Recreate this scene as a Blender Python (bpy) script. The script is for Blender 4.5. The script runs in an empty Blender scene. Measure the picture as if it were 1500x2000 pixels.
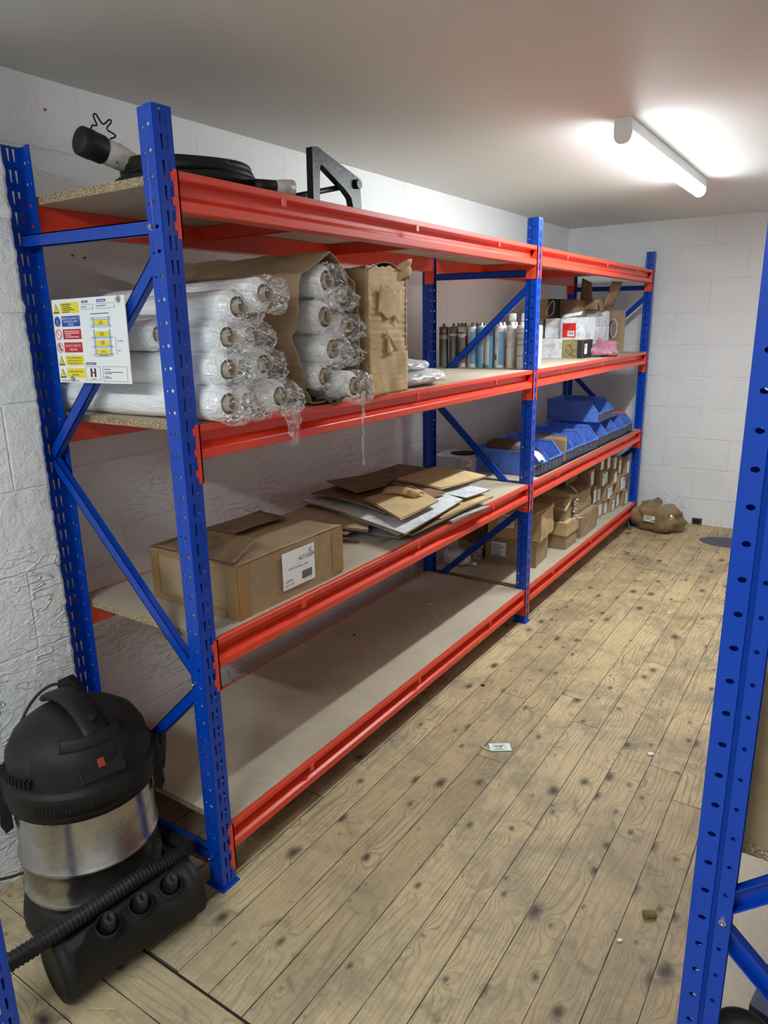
import bpy, bmesh, math, random
from mathutils import Vector, Matrix, noise
random.seed(7)
C = bpy.context.scene.collection
PI = math.pi

# ------------------------------------------------------------------ materials
def nt(m):
    m.use_nodes = True
    n = m.node_tree; n.nodes.clear()
    return n
class G:
    """tiny node graph helper"""
    def __init__(s, m):
        s.t = nt(m); s.n = s.t.nodes; s.l = s.t.links
        s.out = s.n.new('ShaderNodeOutputMaterial')
    def new(s, k, **kw):
        o = s.n.new(k)
        for a, v in kw.items(): setattr(o, a, v)
        return o
    def inp(s, sock, v):
        if v is None: return
        if hasattr(v, 'is_output') or hasattr(v, 'links') and hasattr(v, 'node'): s.l.new(v, sock)
        else: sock.default_value = v
    def math(s, op, a, b=None, c=None, clamp=False):
        o = s.new('ShaderNodeMath', operation=op, use_clamp=clamp)
        s.inp(o.inputs[0], a); s.inp(o.inputs[1], b)
        if c is not None: s.inp(o.inputs[2], c)
        return o.outputs[0]
    def mix(s, f, a, b, mode='MIX'):
        o = s.new('ShaderNodeMix', data_type='RGBA', blend_type=mode)
        s.inp(o.inputs[0], f); s.inp(o.inputs[6], a); s.inp(o.inputs[7], b)
        return o.outputs[2]
    def noise(s, vec, scale, detail=3, rough=.5, dist=0):
        o = s.new('ShaderNodeTexNoise'); o.inputs['Scale'].default_value = scale
        o.inputs['Detail'].default_value = detail; o.inputs['Roughness'].default_value = rough
        o.inputs['Distortion'].default_value = dist
        if vec is not None: s.l.new(vec, o.inputs['Vector'])
        return o.outputs['Fac']
    def ramp(s, f, stops):
        o = s.new('ShaderNodeValToRGB'); e = o.color_ramp.elements
        while len(e) < len(stops): e.new(.5)
        for k, (p, c) in enumerate(stops):
            e[k].position = p
            if isinstance(c, (int, float)): c = (c, c, c)
            e[k].color = (*c[:3], 1)
        s.l.new(f, o.inputs[0]); return o.outputs[0]
    def sep(s, v):
        o = s.new('ShaderNodeSeparateXYZ'); s.l.new(v, o.inputs[0]); return o.outputs
    def comb(s, x=0, y=0, z=0):
        o = s.new('ShaderNodeCombineXYZ')
        for k, v in enumerate((x, y, z)): s.inp(o.inputs[k], v)
        return o.outputs[0]
    def map(s, v, scale=(1, 1, 1), rot=(0, 0, 0), loc=(0, 0, 0)):
        o = s.new('ShaderNodeMapping'); s.l.new(v, o.inputs[0])
        o.inputs['Scale'].default_value = scale; o.inputs['Rotation'].default_value = rot; o.inputs['Location'].default_value = loc
        return o.outputs[0]
    def obj(s): return s.new('ShaderNodeTexCoord').outputs['Object']
    def bump(s, h, strength=.3, dist=.01, normal=None):
        o = s.new('ShaderNodeBump'); o.inputs['Strength'].default_value = strength; o.inputs['Distance'].default_value = dist
        s.l.new(h, o.inputs['Height'])
        if normal is not None: s.l.new(normal, o.inputs['Normal'])
        return o.outputs[0]
    def bsdf(s, col, rough=.5, metal=0, normal=None, coat=0, spec=None, emis=None, es=0):
        o = s.new('ShaderNodeBsdfPrincipled')
        if isinstance(col, tuple): col = (*col[:3], 1)
        s.inp(o.inputs['Base Color'], col); s.inp(o.inputs['Roughness'], rough); s.inp(o.inputs['Metallic'], metal)
        if normal is not None: s.l.new(normal, o.inputs['Normal'])
        if coat: o.inputs['Coat Weight'].default_value = coat; o.inputs['Coat Roughness'].default_value = .12
        if spec is not None: o.inputs['Specular IOR Level'].default_value = spec
        if emis: o.inputs['Emission Color'].default_value = (*emis, 1); o.inputs['Emission Strength'].default_value = es
        return o.outputs[0]
    def done(s, sh): s.l.new(sh, s.out.inputs[0])
def srgb(r, g, b):
    f = lambda c: (c/255/12.92) if c/255 <= .04045 else ((c/255+.055)/1.055)**2.4
    return (f(r), f(g), f(b))
MAT = {}
def plain(name, col, rough=.5, metal=0, var=.12, vs=8, bump=0, bs=60, coat=0, spec=None, dirt=None, dirt_amt=.5, dscale=6):
    m = bpy.data.materials.new(name); g = G(m); v = g.obj()
    n = g.noise(v, vs, 4)
    c = g.mix(n, tuple(x*(1-var) for x in col)+(1,), tuple(min(1, x*(1+var)) for x in col)+(1,))
    if dirt:
        d = g.ramp(g.noise(v, dscale, 6, .65, .6), [(.45, 0), (.7, dirt_amt)])
        c = g.mix(d, c, (*dirt, 1))
    nm = g.bump(g.noise(v, bs, 3), bump, .004) if bump else None
    g.done(g.bsdf(c, rough, metal, nm, coat, spec)); MAT[name] = m; return m

plain('blue_paint', srgb(0, 62, 172), .27, var=.04, bump=.02, bs=30, coat=.12, spec=.4)
plain('red_paint', srgb(226, 66, 42), .34, var=.05, bump=.03, bs=25, coat=.25)
plain('steel', (.6, .6, .6), .25, 1, var=.1)
plain('black_plastic', (.0075, .0073, .007), .55, var=.25, vs=14, bump=.06, bs=300, spec=.3, dirt=(.034, .030, .025), dirt_amt=.45, dscale=9)
plain('black_rubber', (.0085, .0085, .009), .5, var=.2, bump=.1, bs=200, spec=.35)
plain('black_iron', (.008, .008, .009), .38, .1, var=.3, bump=.25, bs=60, spec=.35, dirt=(.03, .028, .026), dirt_amt=.3)
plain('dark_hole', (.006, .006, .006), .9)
plain('grey_plastic', srgb(198, 194, 188), .4, var=.06, bump=.04, bs=80, dirt=srgb(120, 110, 100), dirt_amt=.55, dscale=22)
plain('white_plastic', srgb(226, 228, 228), .35, var=.03)
plain('label_white', srgb(232, 234, 236), .45, var=.03, vs=20)
plain('ink_black', (.012, .012, .014), .6)
plain('sign_blue', srgb(28, 70, 165), .35, var=.03)
plain('sign_red', srgb(190, 30, 36), .35, var=.03)
plain('sign_yellow', srgb(232, 218, 50), .35, var=.03)
plain('line_blue', srgb(90, 140, 205), .4)
plain('core_board', srgb(160, 138, 108), .75, var=.2, vs=40, bump=.2, bs=150)
plain('tan_carton', srgb(160, 136, 104), .72, var=.10, vs=5, bump=.15, bs=40, dirt=srgb(105, 84, 58), dirt_amt=.55, dscale=5)
plain('pale_carton', srgb(196, 168, 122), .72, var=.10, vs=6, bump=.18, bs=35, dirt=srgb(130, 104, 70), dirt_amt=.45, dscale=9)
plain('dark_carton', srgb(128, 100, 72), .75, var=.16, vs=7, bump=.2, bs=35, dirt=srgb(62, 46, 34), dirt_amt=.7, dscale=9)
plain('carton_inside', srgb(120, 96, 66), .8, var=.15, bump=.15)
plain('tape_brown', srgb(150, 118, 76), .22, var=.15, vs=25, bump=.5, bs=45, coat=.4)
plain('white_card', srgb(212, 214, 218), .6, var=.05, vs=9, bump=.12, bs=50, dirt=srgb(104, 104, 112), dirt_amt=.6, dscale=20)
plain('grey_card', srgb(168, 166, 168), .6, var=.08, vs=9, bump=.1, bs=50, dirt=srgb(90, 90, 98), dirt_amt=.6, dscale=12)
plain('corrugated_edge', srgb(150, 130, 105), .8, var=.4, vs=120, bump=.5, bs=300)
plain('bin_blue', srgb(88, 130, 226), .42, var=.15, vs=9, bump=.12, bs=60, dirt=srgb(84, 90, 108), dirt_amt=.8, dscale=14)
plain('bin_grime', srgb(84, 86, 92), .6, var=.4, vs=40, bump=.2, bs=80, dirt=srgb(46, 64, 120), dirt_amt=.7, dscale=25)
plain('pink_cloth', srgb(172, 112, 130), .9, var=.15, vs=14, bump=.5, bs=40, dirt=srgb(120, 96, 104), dirt_amt=.5, dscale=12)
plain('kraft_paper', srgb(140, 116, 78), .7, var=.2, vs=6, bump=.7, bs=22, dirt=srgb(92, 74, 48), dirt_amt=.6, dscale=7)
plain('gold_card', srgb(150, 134, 84), .5, var=.1, vs=20, dirt=srgb(90, 80, 50), dirt_amt=.4, dscale=20)
plain('brown_card', srgb(82, 70, 52), .6, var=.15)
plain('red_label', srgb(196, 40, 34), .4, var=.05)
plain('orange_band', srgb(214, 140, 40), .4)
plain('tube_grey', srgb(132, 132, 132), .3, .55, var=.18, vs=12, dirt=srgb(90, 90, 90), dirt_amt=.4, dscale=18)
plain('tube_white', srgb(216, 214, 208), .4, var=.08, vs=14, dirt=srgb(130, 118, 104), dirt_amt=.7, dscale=16)
plain('tube_blue', srgb(98, 152, 190), .4, var=.12, vs=20, dirt=srgb(150, 160, 165), dirt_amt=.5, dscale=20)
plain('tube_red', srgb(150, 44, 34), .4, var=.1)
plain('switch_red', srgb(150, 52, 30), .35, var=.2, vs=60)
plain('foil', (.75, .76, .78), .22, .9, var=.2, vs=30, bump=.9, bs=60)
plain('tag_green', srgb(58, 160, 90), .4)
plain('case_navy', srgb(40, 44, 78), .45, var=.15, bump=.1, bs=40, dirt=srgb(70, 70, 84), dirt_amt=.5, dscale=9)
plain('wool', srgb(120, 104, 60), .95, var=.4, vs=60, bump=.8, bs=200)

def mk_special():
    # stainless drum
    m = bpy.data.materials.new('stainless'); g = G(m); v = g.obj()
    n = g.noise(g.map(v, (3, 3, 60)), 6, 4)
    d = g.ramp(g.noise(v, 9, 6, .7, .5), [(.46, 0), (.80, .6)])
    c = g.mix(d, (.40, .385, .36, 1), (.13, .11, .09, 1))
    r = g.math('MULTIPLY_ADD', n, .2, .14); r = g.math('ADD', r, g.math('MULTIPLY', d, .3))
    g.done(g.bsdf(c, r, .95, g.bump(n, .05, .002))); MAT['stainless'] = m
    # chipboard face and edge
    m = bpy.data.materials.new('board_face'); g = G(m); v = g.obj()
    a = g.noise(v, 5, 4); b = g.noise(g.map(v, (1, 1, 1)), 260, 3, .7)
    c = g.mix(a, (*srgb(176, 162, 142), 1), (*srgb(200, 188, 168), 1))
    c = g.mix(g.math('MULTIPLY', g.ramp(b, [(.35, 1), (.6, 0)]), .35), c, (*srgb(138, 122, 100), 1))
    st = g.ramp(g.noise(v, 3.2, 6, .7, .8), [(.5, 0), (.72, .35)])
    c = g.mix(st, c, (*srgb(128, 118, 104), 1))
    g.done(g.bsdf(c, .55, 0, g.bump(b, .12, .002))); MAT['board_face'] = m
    m = bpy.data.materials.new('board_edge'); g = G(m); v = g.obj()
    vo = g.new('ShaderNodeTexVoronoi'); vo.inputs['Scale'].default_value = 420
    g.l.new(g.map(v, (1, 1, 1.7)), vo.inputs['Vector'])
    s = g.sep(vo.outputs['Color'])
    c = g.ramp(s[0], [(0, srgb(92, 72, 48)), (.3, srgb(146, 124, 92)), (.7, srgb(182, 160, 126)), (1, srgb(222, 206, 176))])
    g.done(g.bsdf(c, .8, 0, g.bump(vo.outputs['Distance'], .6, .003))); MAT['board_edge'] = m
    # stretch film on rolls
    m = bpy.data.materials.new('white_film'); g = G(m); v = g.obj()
    n1 = g.noise(g.map(v, (1.2, 5, 5)), 3.5, 2, .5, 1.8); n2 = g.noise(g.map(v, (2, 7, 7)), 5, 2, .5, 2.2)
    c = g.mix(n1, (*srgb(238, 239, 241), 1), (*srgb(253, 253, 254), 1))
    h = g.math('ADD', n1, g.math('MULTIPLY', n2, .5))
    g.done(g.bsdf(c, .38, 0, g.bump(h, .75, .014), coat=.7)); MAT['white_film'] = m
    # clear wrap
    def clear(name, base, gain, scale, tint):
        m = bpy.data.materials.new(name); g = G(m); v = g.obj()
        n = g.noise(g.map(v, (1, 1.6, 1.6)), scale*.55, 3, .5, 2.0)
        ridge = g.ramp(g.math('ABSOLUTE', g.math('SUBTRACT', n, .5)), [(0, 1), (.026, 0)])
        nm = g.bump(n, 1, .02)
        tr = g.new('ShaderNodeBsdfTransparent'); gl = g.new('ShaderNodeBsdfGlossy'); gl.inputs['Roughness'].default_value = .12
        df = g.new('ShaderNodeBsdfDiffuse'); df.inputs[0].default_value = (*tint, 1)
        g.l.new(nm, gl.inputs['Normal'])
        ad = g.new('ShaderNodeMixShader'); ad.inputs[0].default_value = .62
        g.l.new(gl.outputs[0], ad.inputs[1]); g.l.new(df.outputs[0], ad.inputs[2])
        mx = g.new('ShaderNodeMixShader')
        g.l.new(g.math('MULTIPLY_ADD', ridge, gain, base), mx.inputs[0])
        g.l.new(tr.outputs[0], mx.inputs[1]); g.l.new(ad.outputs[0], mx.inputs[2])
        g.done(mx.outputs[0]); MAT[name] = m
    clear('clear_wrap', .08, .75, 22, (.97, .98, .99)); clear('hanging_film', .22, .6, 26, (.97, .98, .99))
    clear('milky_wrap', .45, .5, 26, (.9, .91, .92))
    # walls
    def wall(name, axis, relief):
        m = bpy.data.materials.new(name); g = G(m); v = g.obj(); s = g.sep(v)
        p = g.comb(s[1] if axis == 'x' else s[0], s[2], 0)
        br = g.new('ShaderNodeTexBrick'); br.offset = .5
        br.inputs['Scale'].default_value = 1; br.inputs['Brick Width'].default_value = .45; br.inputs['Row Height'].default_value = .225
        br.inputs['Mortar Size'].default_value = .004; br.inputs['Mortar Smooth'].default_value = .6
        g.l.new(g.map(p, loc=(.12, .03, 0)), br.inputs['Vector'])
        fine = g.noise(p, 90, 3, .6); mid = g.noise(p, 14, 5, .65, .8)
        rot = g.map(p, (9, 26, 1), (0, 0, -.6))
        n = g.noise(rot, 1.0, 1.2, .4, 1.3)
        line = g.ramp(g.math('ABSOLUTE', g.math('SUBTRACT', n, .5)), [(0, 1), (.03, 0)])
        patch = g.ramp(g.noise(p, 2.2, 2), [(.42, 0), (.58, 1)])
        low = g.math('SUBTRACT', 1.25, s[2], clamp=True); line = g.math('MULTIPLY', line, g.math('MULTIPLY', g.math('MULTIPLY', patch, g.math('MULTIPLY', low, 2.2, clamp=True)), relief))
        h = g.math('ADD', g.math('MULTIPLY', fine, .35), g.math('MULTIPLY', mid, .5))
        h = g.math('ADD', h, g.math('MULTIPLY', line, .5))
        h = g.math('SUBTRACT', h, g.math('MULTIPLY', br.outputs['Fac'], .20))
        sp = g.ramp(g.noise(p, 55, 2, .5), [(.72, 0), (.75, .7)])
        c = g.mix(g.noise(p, 3, 3), (*srgb(226, 227, 228), 1), (*srgb(238, 239, 240), 1))
        c = g.mix(g.math('MULTIPLY', sp, g.ramp(g.noise(p, 4, 2), [(.55, 0), (.62, 1)])), c, (*srgb(120, 116, 112), 1))
        g.done(g.bsdf(c, .55, 0, g.bump(h, .8, .014))); MAT[name] = m
    wall('wall_paint_side', 'x', 1.0); wall('wall_paint_end', 'y', .35)
    m = bpy.data.materials.new('ceiling_paint'); g = G(m); v = g.obj()
    h = g.math('ADD', g.noise(v, 4, 4), g.math('MULTIPLY', g.noise(g.map(v, (1, 6, 1), (0, 0, .7)), 7, 4), .3))
    g.done(g.bsdf(srgb(216, 216, 214), .6, 0, g.bump(h, .12, .01))); MAT['ceiling_paint'] = m
    # timber floor: boards along y beyond the header seam, along x this side of it
    m = bpy.data.materials.new('floor_boards'); g = G(m); v = g.obj(); s = g.sep(v)
    near = g.math('LESS_THAN', s[1], -.245)
    def pick(a, b): return g.math('ADD', g.math('MULTIPLY', near, b), g.math('MULTIPLY', g.math('SUBTRACT', 1, near), a))
    ac = pick(g.math('SUBTRACT', s[0], .307), g.math('ADD', s[1], .245)); al = pick(s[1], s[0])
    u = g.math('DIVIDE', ac, .107); idn = g.math('FLOOR', u); fr = g.math('FRACT', u)
    wn = g.new('ShaderNodeTexWhiteNoise', noise_dimensions='1D'); g.l.new(idn, wn.inputs['W']); rnd = wn.outputs['Value']
    off = g.math('MULTIPLY', rnd, 7.3)
    al2 = g.math('ADD', al, off)
    jn = g.math('FLOOR', g.math('DIVIDE', al2, 2.6)); jf = g.math('FRACT', g.math('DIVIDE', al2, 2.6))
    wn2 = g.new('ShaderNodeTexWhiteNoise', noise_dimensions='2D'); g.l.new(g.comb(idn, jn, 0), wn2.inputs['Vector']); rnd2 = wn2.outputs['Value']
    edge = g.math('MINIMUM', fr, g.math('SUBTRACT', 1, fr))
    wob = g.math('MULTIPLY', g.noise(v, 9, 3), .022)
    groove = g.math('LESS_THAN', edge, g.math('ADD', wob, .000))
    joint = g.math('LESS_THAN', jf, .0010)
    hd = g.math('LESS_THAN', g.math('ABSOLUTE', g.math('ADD', s[1], .245)), .0035)
    groove = g.math('MAXIMUM', groove, g.math('MAXIMUM', joint, hd))
    pv = g.comb(g.math('MULTIPLY_ADD', rnd2, 31.7, ac), al2, 0)
    # knots
    vo = g.new('ShaderNodeTexVoronoi', voronoi_dimensions='2D'); vo.inputs['Scale'].default_value = 1
    g.l.new(g.map(pv, (9.3, 5.6, 1)), vo.inputs['Vector']); kd = vo.outputs['Distance']
    ks = g.sep(vo.outputs['Color'])
    ksz = g.math('MULTIPLY_ADD', g.math('POWER', ks[0], 2), .20, .01)
    kn = g.math('MULTIPLY', g.noise(v, 34, 5, .7), .16)
    knot = g.math('SUBTRACT', 1, g.math('DIVIDE', g.math('ADD', kd, kn), g.math('ADD', ksz, .11)), clamp=True)
    halo = g.math('SUBTRACT', 1, g.math('DIVIDE', kd, .42), clamp=True)
    warp = g.noise(g.map(pv, (5, .7, 1)), 1.5, 2, .5)
    gr = g.math('ADD', g.math('MULTIPLY', ac, 360), g.math('MULTIPLY', warp, 62))
    gr = g.math('ADD', gr, g.math('MULTIPLY', g.math('POWER', halo, 1.8), 20))
    sn = g.math('SINE', gr); fib = g.noise(g.map(pv, (230, 7, 1)), 1, 4, .75)
    ringm = g.ramp(g.noise(g.map(pv, (1, .35, 1)), 4, 2), [(.35, .15), (.6, 1)])
    ring = g.math('MULTIPLY', g.math('MULTIPLY', g.ramp(sn, [(.45, 0), (.95, 1)]), ringm), g.ramp(fib, [(.3, .5), (.5, 1)]))
    base = g.mix(rnd2, (*srgb(182, 158, 118), 1), (*srgb(214, 190, 146), 1))
    c = g.mix(g.math('MULTIPLY', ring, .62), base, (*srgb(112, 92, 62), 1))
    c = g.mix(g.math('MULTIPLY', g.ramp(fib, [(.48, 0), (.68, 1)]), .5), c, (*srgb(104, 90, 68), 1))
    dirt = g.ramp(g.noise(v, 3.4, 8, .78, .4), [(.44, 0), (.64, .7)])
    c = g.mix(dirt, c, (*srgb(112, 102, 86), 1))
    streak = g.ramp(g.noise(g.map(pv, (34, 2.2, 1)), 1, 5, .7), [(.55, 0), (.72, .5)])
    c = g.mix(streak, c, (*srgb(96, 88, 76), 1))
    # wear: greyer towards the door end (y small)
    grey = g.math('MULTIPLY', g.math('SUBTRACT', 1, g.math('DIVIDE', g.math('SUBTRACT', s[1], -.3), 2.6), clamp=True), .45)
    c = g.mix(grey, c, (*srgb(146, 136, 114), 1))
    spots = g.ramp(g.noise(v, 46, 3, .55), [(.66, 0), (.74, .55)])
    c = g.mix(spots, c, (*srgb(84, 74, 60), 1))
    smudge = g.ramp(g.noise(v, 8, 5, .6, 1), [(.60, 0), (.74, .6)])
    c = g.mix(smudge, c, (*srgb(92, 84, 74), 1))
    c = g.mix(g.ramp(knot, [(0, 0), (.35, .6), (.6, .95)]), c, (*srgb(62, 54, 48), 1))
    pale = g.ramp(g.noise(g.map(v, (1, .6, 1)), 5.5, 4), [(.70, 0), (.78, .35)])
    c = g.mix(pale, c, (*srgb(196, 188, 172), 1))
    # spilt blue paint by the end wall
    px = g.math('DIVIDE', g.math('SUBTRACT', s[0], .66), .175); py = g.math('DIVIDE', g.math('SUBTRACT', s[1], 4.11), .14)
    rr = g.math('ADD', g.math('ADD', g.math('POWER', px, 2), g.math('POWER', py, 2)), g.math('MULTIPLY', g.math('SUBTRACT', g.noise(v, 7, 4), .5), 1.3))
    c = g.mix(g.ramp(rr, [(.85, .92), (1.0, 0)]), c, (*srgb(62, 64, 92), 1))
    c = g.mix(groove, c, (*srgb(34, 26, 18), 1))
    h = g.math('SUBTRACT', g.math('MULTIPLY', g.math('ADD', fib, sn), .06), groove)
    rg = g.math('MULTIPLY_ADD', fib, .2, .5)
    g.done(g.bsdf(c, rg, 0, g.bump(h, .35, .006), spec=.35)); MAT['floor_boards'] = m
    # lamps: strip LEDs behind a milky cover, so most of the light leaves downwards
    for nm, k in (('lamp_diffuser', 1.0), ('lamp_diffuser_far', LAMP2)):
        m = bpy.data.materials.new(nm); g = G(m)
        nz_ = g.sep(g.new('ShaderNodeNewGeometry').outputs['Normal'])[2]
        d = g.math('POWER', g.math('MULTIPLY', nz_, -1, clamp=True), 1.15)
        e = g.new('ShaderNodeEmission'); e.inputs[0].default_value = (.90, .985, 1, 1)
        g.l.new(g.math('MULTIPLY', g.math('MULTIPLY_ADD', d, .975, .025), LAMP*k), e.inputs[1])
        g.done(e.outputs[0]); MAT[nm] = m
LAMP = 88.0; LAMP2 = 1.15; EXPO = 1.36
mk_special()

# ------------------------------------------------------------------ mesh helpers
class MB:
    def __init__(s): s.v = []; s.f = []; s.m = []; s.sm = []
    def add(s, vs, fs, mi=0, smooth=False, T=None):
        o = len(s.v)
        s.v += [tuple(T @ Vector(v)) if T is not None else tuple(v) for v in vs]
        for f in fs: s.f.append([o+i for i in f]); s.m.append(mi); s.sm.append(smooth)
        return s
    def box(s, x0, x1, y0, y1, z0, z1, mi=0, T=None):
        v = [(x, y, z) for x in (x0, x1) for y in (y0, y1) for z in (z0, z1)]
        f = [(0, 1, 3, 2), (4, 6, 7, 5), (0, 4, 5, 1), (2, 3, 7, 6), (0, 2, 6, 4), (1, 5, 7, 3)]
        return s.add(v, f, mi, False, T)
    def prism(s, poly, h0, h1, axis='z', mi=0, T=None, smooth=False, edge_mi=None):
        n = len(poly)
        def P(a, b, h): return (a, b, h) if axis == 'z' else (h, a, b) if axis == 'x' else (a, h, b)
        v = [P(a, b, h0) for a, b in poly]+[P(a, b, h1) for a, b in poly]
        s.add(v, [list(range(n))[::-1], [n+i for i in range(n)]], mi, False, T)
        return s.add(v, [(i, (i+1) % n, n+(i+1) % n, n+i) for i in range(n)], mi if edge_mi is None else edge_mi, smooth, T)
    def lathe(s, prof, n=32, mi=0, T=None, smooth=True, cap=True):
        v = []; f = []
        for r, z in prof:
            for k in range(n): a = 2*PI*k/n; v.append((r*math.cos(a), r*math.sin(a), z))
        for i in range(len(prof)-1):
            for k in range(n): f.append((i*n+k, i*n+(k+1) % n, (i+1)*n+(k+1) % n, (i+1)*n+k))
        s.add(v, f, mi, smooth, T)
        if cap:
            o = len(s.v)-len(v)
            if prof[0][0] > 1e-5: s.f.append([o+k for k in range(n)][::-1]); s.m.append(mi); s.sm.append(False)
            if prof[-1][0] > 1e-5: s.f.append([o+(len(prof)-1)*n+k for k in range(n)]); s.m.append(mi); s.sm.append(False)
        return s
    def cyl(s, p, q, r, n=12, mi=0, r2=None, smooth=True):
        p = Vector(p); q = Vector(q); d = q-p
        T = Matrix.Translation(p) @ d.to_track_quat('Z', 'Y').to_matrix().to_4x4()
        return s.lathe([(r, 0), (r if r2 is None else r2, d.length)], n, mi, T, smooth)
    def tube(s, pts, r, n=10, mi=0, closed=False, rf=None, caps=True):
        pts = [Vector(p) for p in pts]; N = len(pts); v = []; f = []
        up = None
        for i, p in enumerate(pts):
            if closed: t = pts[(i+1) % N]-pts[i-1]
            else: t = pts[min(i+1, N-1)]-pts[max(i-1, 0)]
            t.normalize()
            if up is None:
                up = Vector((0, 0, 1)) if abs(t.z) < .9 else Vector((1, 0, 0))
            b = t.cross(up)
            if b.length < 1e-6: b = t.orthogonal()
            b.normalize(); up = b.cross(t).normalized()
            rr = r*(rf(i) if rf else 1)
            for k in range(n):
                a = 2*PI*k/n; v.append(p+b*rr*math.cos(a)+up*rr*math.sin(a))
        M = N if closed else N-1
        for i in range(M):
            j = (i+1) % N
            for k in range(n): f.append((i*n+k, i*n+(k+1) % n, j*n+(k+1) % n, j*n+k))
        if not closed and caps: f.append(tuple(range(n))[::-1]); f.append(tuple((N-1)*n+k for k in range(n)))
        return s.add(v, f, mi, True)
    def grid(s, fn, nu, nv, mi=0, smooth=True, T=None):
        v = [fn(i/nu, j/nv) for i in range(nu+1) for j in range(nv+1)]
        f = [(i*(nv+1)+j, (i+1)*(nv+1)+j, (i+1)*(nv+1)+j+1, i*(nv+1)+j+1) for i in range(nu) for j in range(nv)]
        return s.add(v, f, mi, smooth, T)
def make(name, mb, mats, parent=None, kind=None, bevel=0, seg=2, solid=0, world=True, weld=False):
    me = bpy.data.meshes.new(name)
    off = Vector((0, 0, 0))
    if parent is not None and world: off = Vector(parent.get('_o', (0, 0, 0)))
    me.from_pydata([tuple(Vector(v)-off) for v in mb.v], [], mb.f)
    if isinstance(mats, str): mats = [mats]
    for m in mats: me.materials.append(MAT[m])
    for p, mi, sm in zip(me.polygons, mb.m, mb.sm): p.material_index = mi; p.use_smooth = sm
    bm = bmesh.new(); bm.from_mesh(me)
    if weld: bmesh.ops.remove_doubles(bm, verts=bm.verts, dist=1e-5)
    bmesh.ops.recalc_face_normals(bm, faces=bm.faces); bm.to_mesh(me); bm.free()
    o = bpy.data.objects.new(name, me); C.objects.link(o)
    if parent is not None: o.parent = parent; o['_o'] = list(off)
    if kind: o['kind'] = kind
    if solid:
        md = o.modifiers.new('s', 'SOLIDIFY'); md.thickness = solid; md.offset = 0
    if bevel:
        md = o.modifiers.new('b', 'BEVEL'); md.width = bevel; md.segments = seg; md.limit_method = 'ANGLE'; md.angle_limit = .6
    return o
def thing(name, label, cat, loc=(0, 0, 0), group=None):
    o = bpy.data.objects.new(name, None); C.objects.link(o); o.location = loc; o['_o'] = list(loc)
    o['label'] = label; o['category'] = cat; o.empty_display_size = .05
    if group: o['group'] = group
    return o
def tag(o, label, cat, group=None):
    o['label'] = label; o['category'] = cat
    if group: o['group'] = group
    return o
def nz(p, s=1.0): return noise.noise(Vector(p)*s)
def text_mb(txt, size, align='LEFT'):
    cu = bpy.data.curves.new('t', 'FONT'); cu.body = txt; cu.size = size; cu.align_x = align; cu.resolution_u = 2
    o = bpy.data.objects.new('t', cu); C.objects.link(o)
    dg = bpy.context.evaluated_depsgraph_get(); dg.update()
    me = bpy.data.meshes.new_from_object(o.evaluated_get(dg))
    r = ([tuple(v.co) for v in me.vertices], [tuple(p.vertices) for p in me.polygons])
    bpy.data.objects.remove(o); bpy.data.curves.remove(cu); bpy.data.meshes.remove(me)
    return r
def put_text(mb, txt, size, T, align='LEFT', mi=0, sx=1):
    v, f = text_mb(txt, size, align)
    mb.add([(x*sx, y, z) for x, y, z in v], f, mi, False, T)
def frame(o, x, y):
    """matrix with origin o, first axis x, second axis y"""
    x = Vector(x).normalized(); y = Vector(y); z = x.cross(y).normalized(); y = z.cross(x)
    M = Matrix((x, y, z)).transposed().to_4x4(); M.translation = Vector(o); return M

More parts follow.
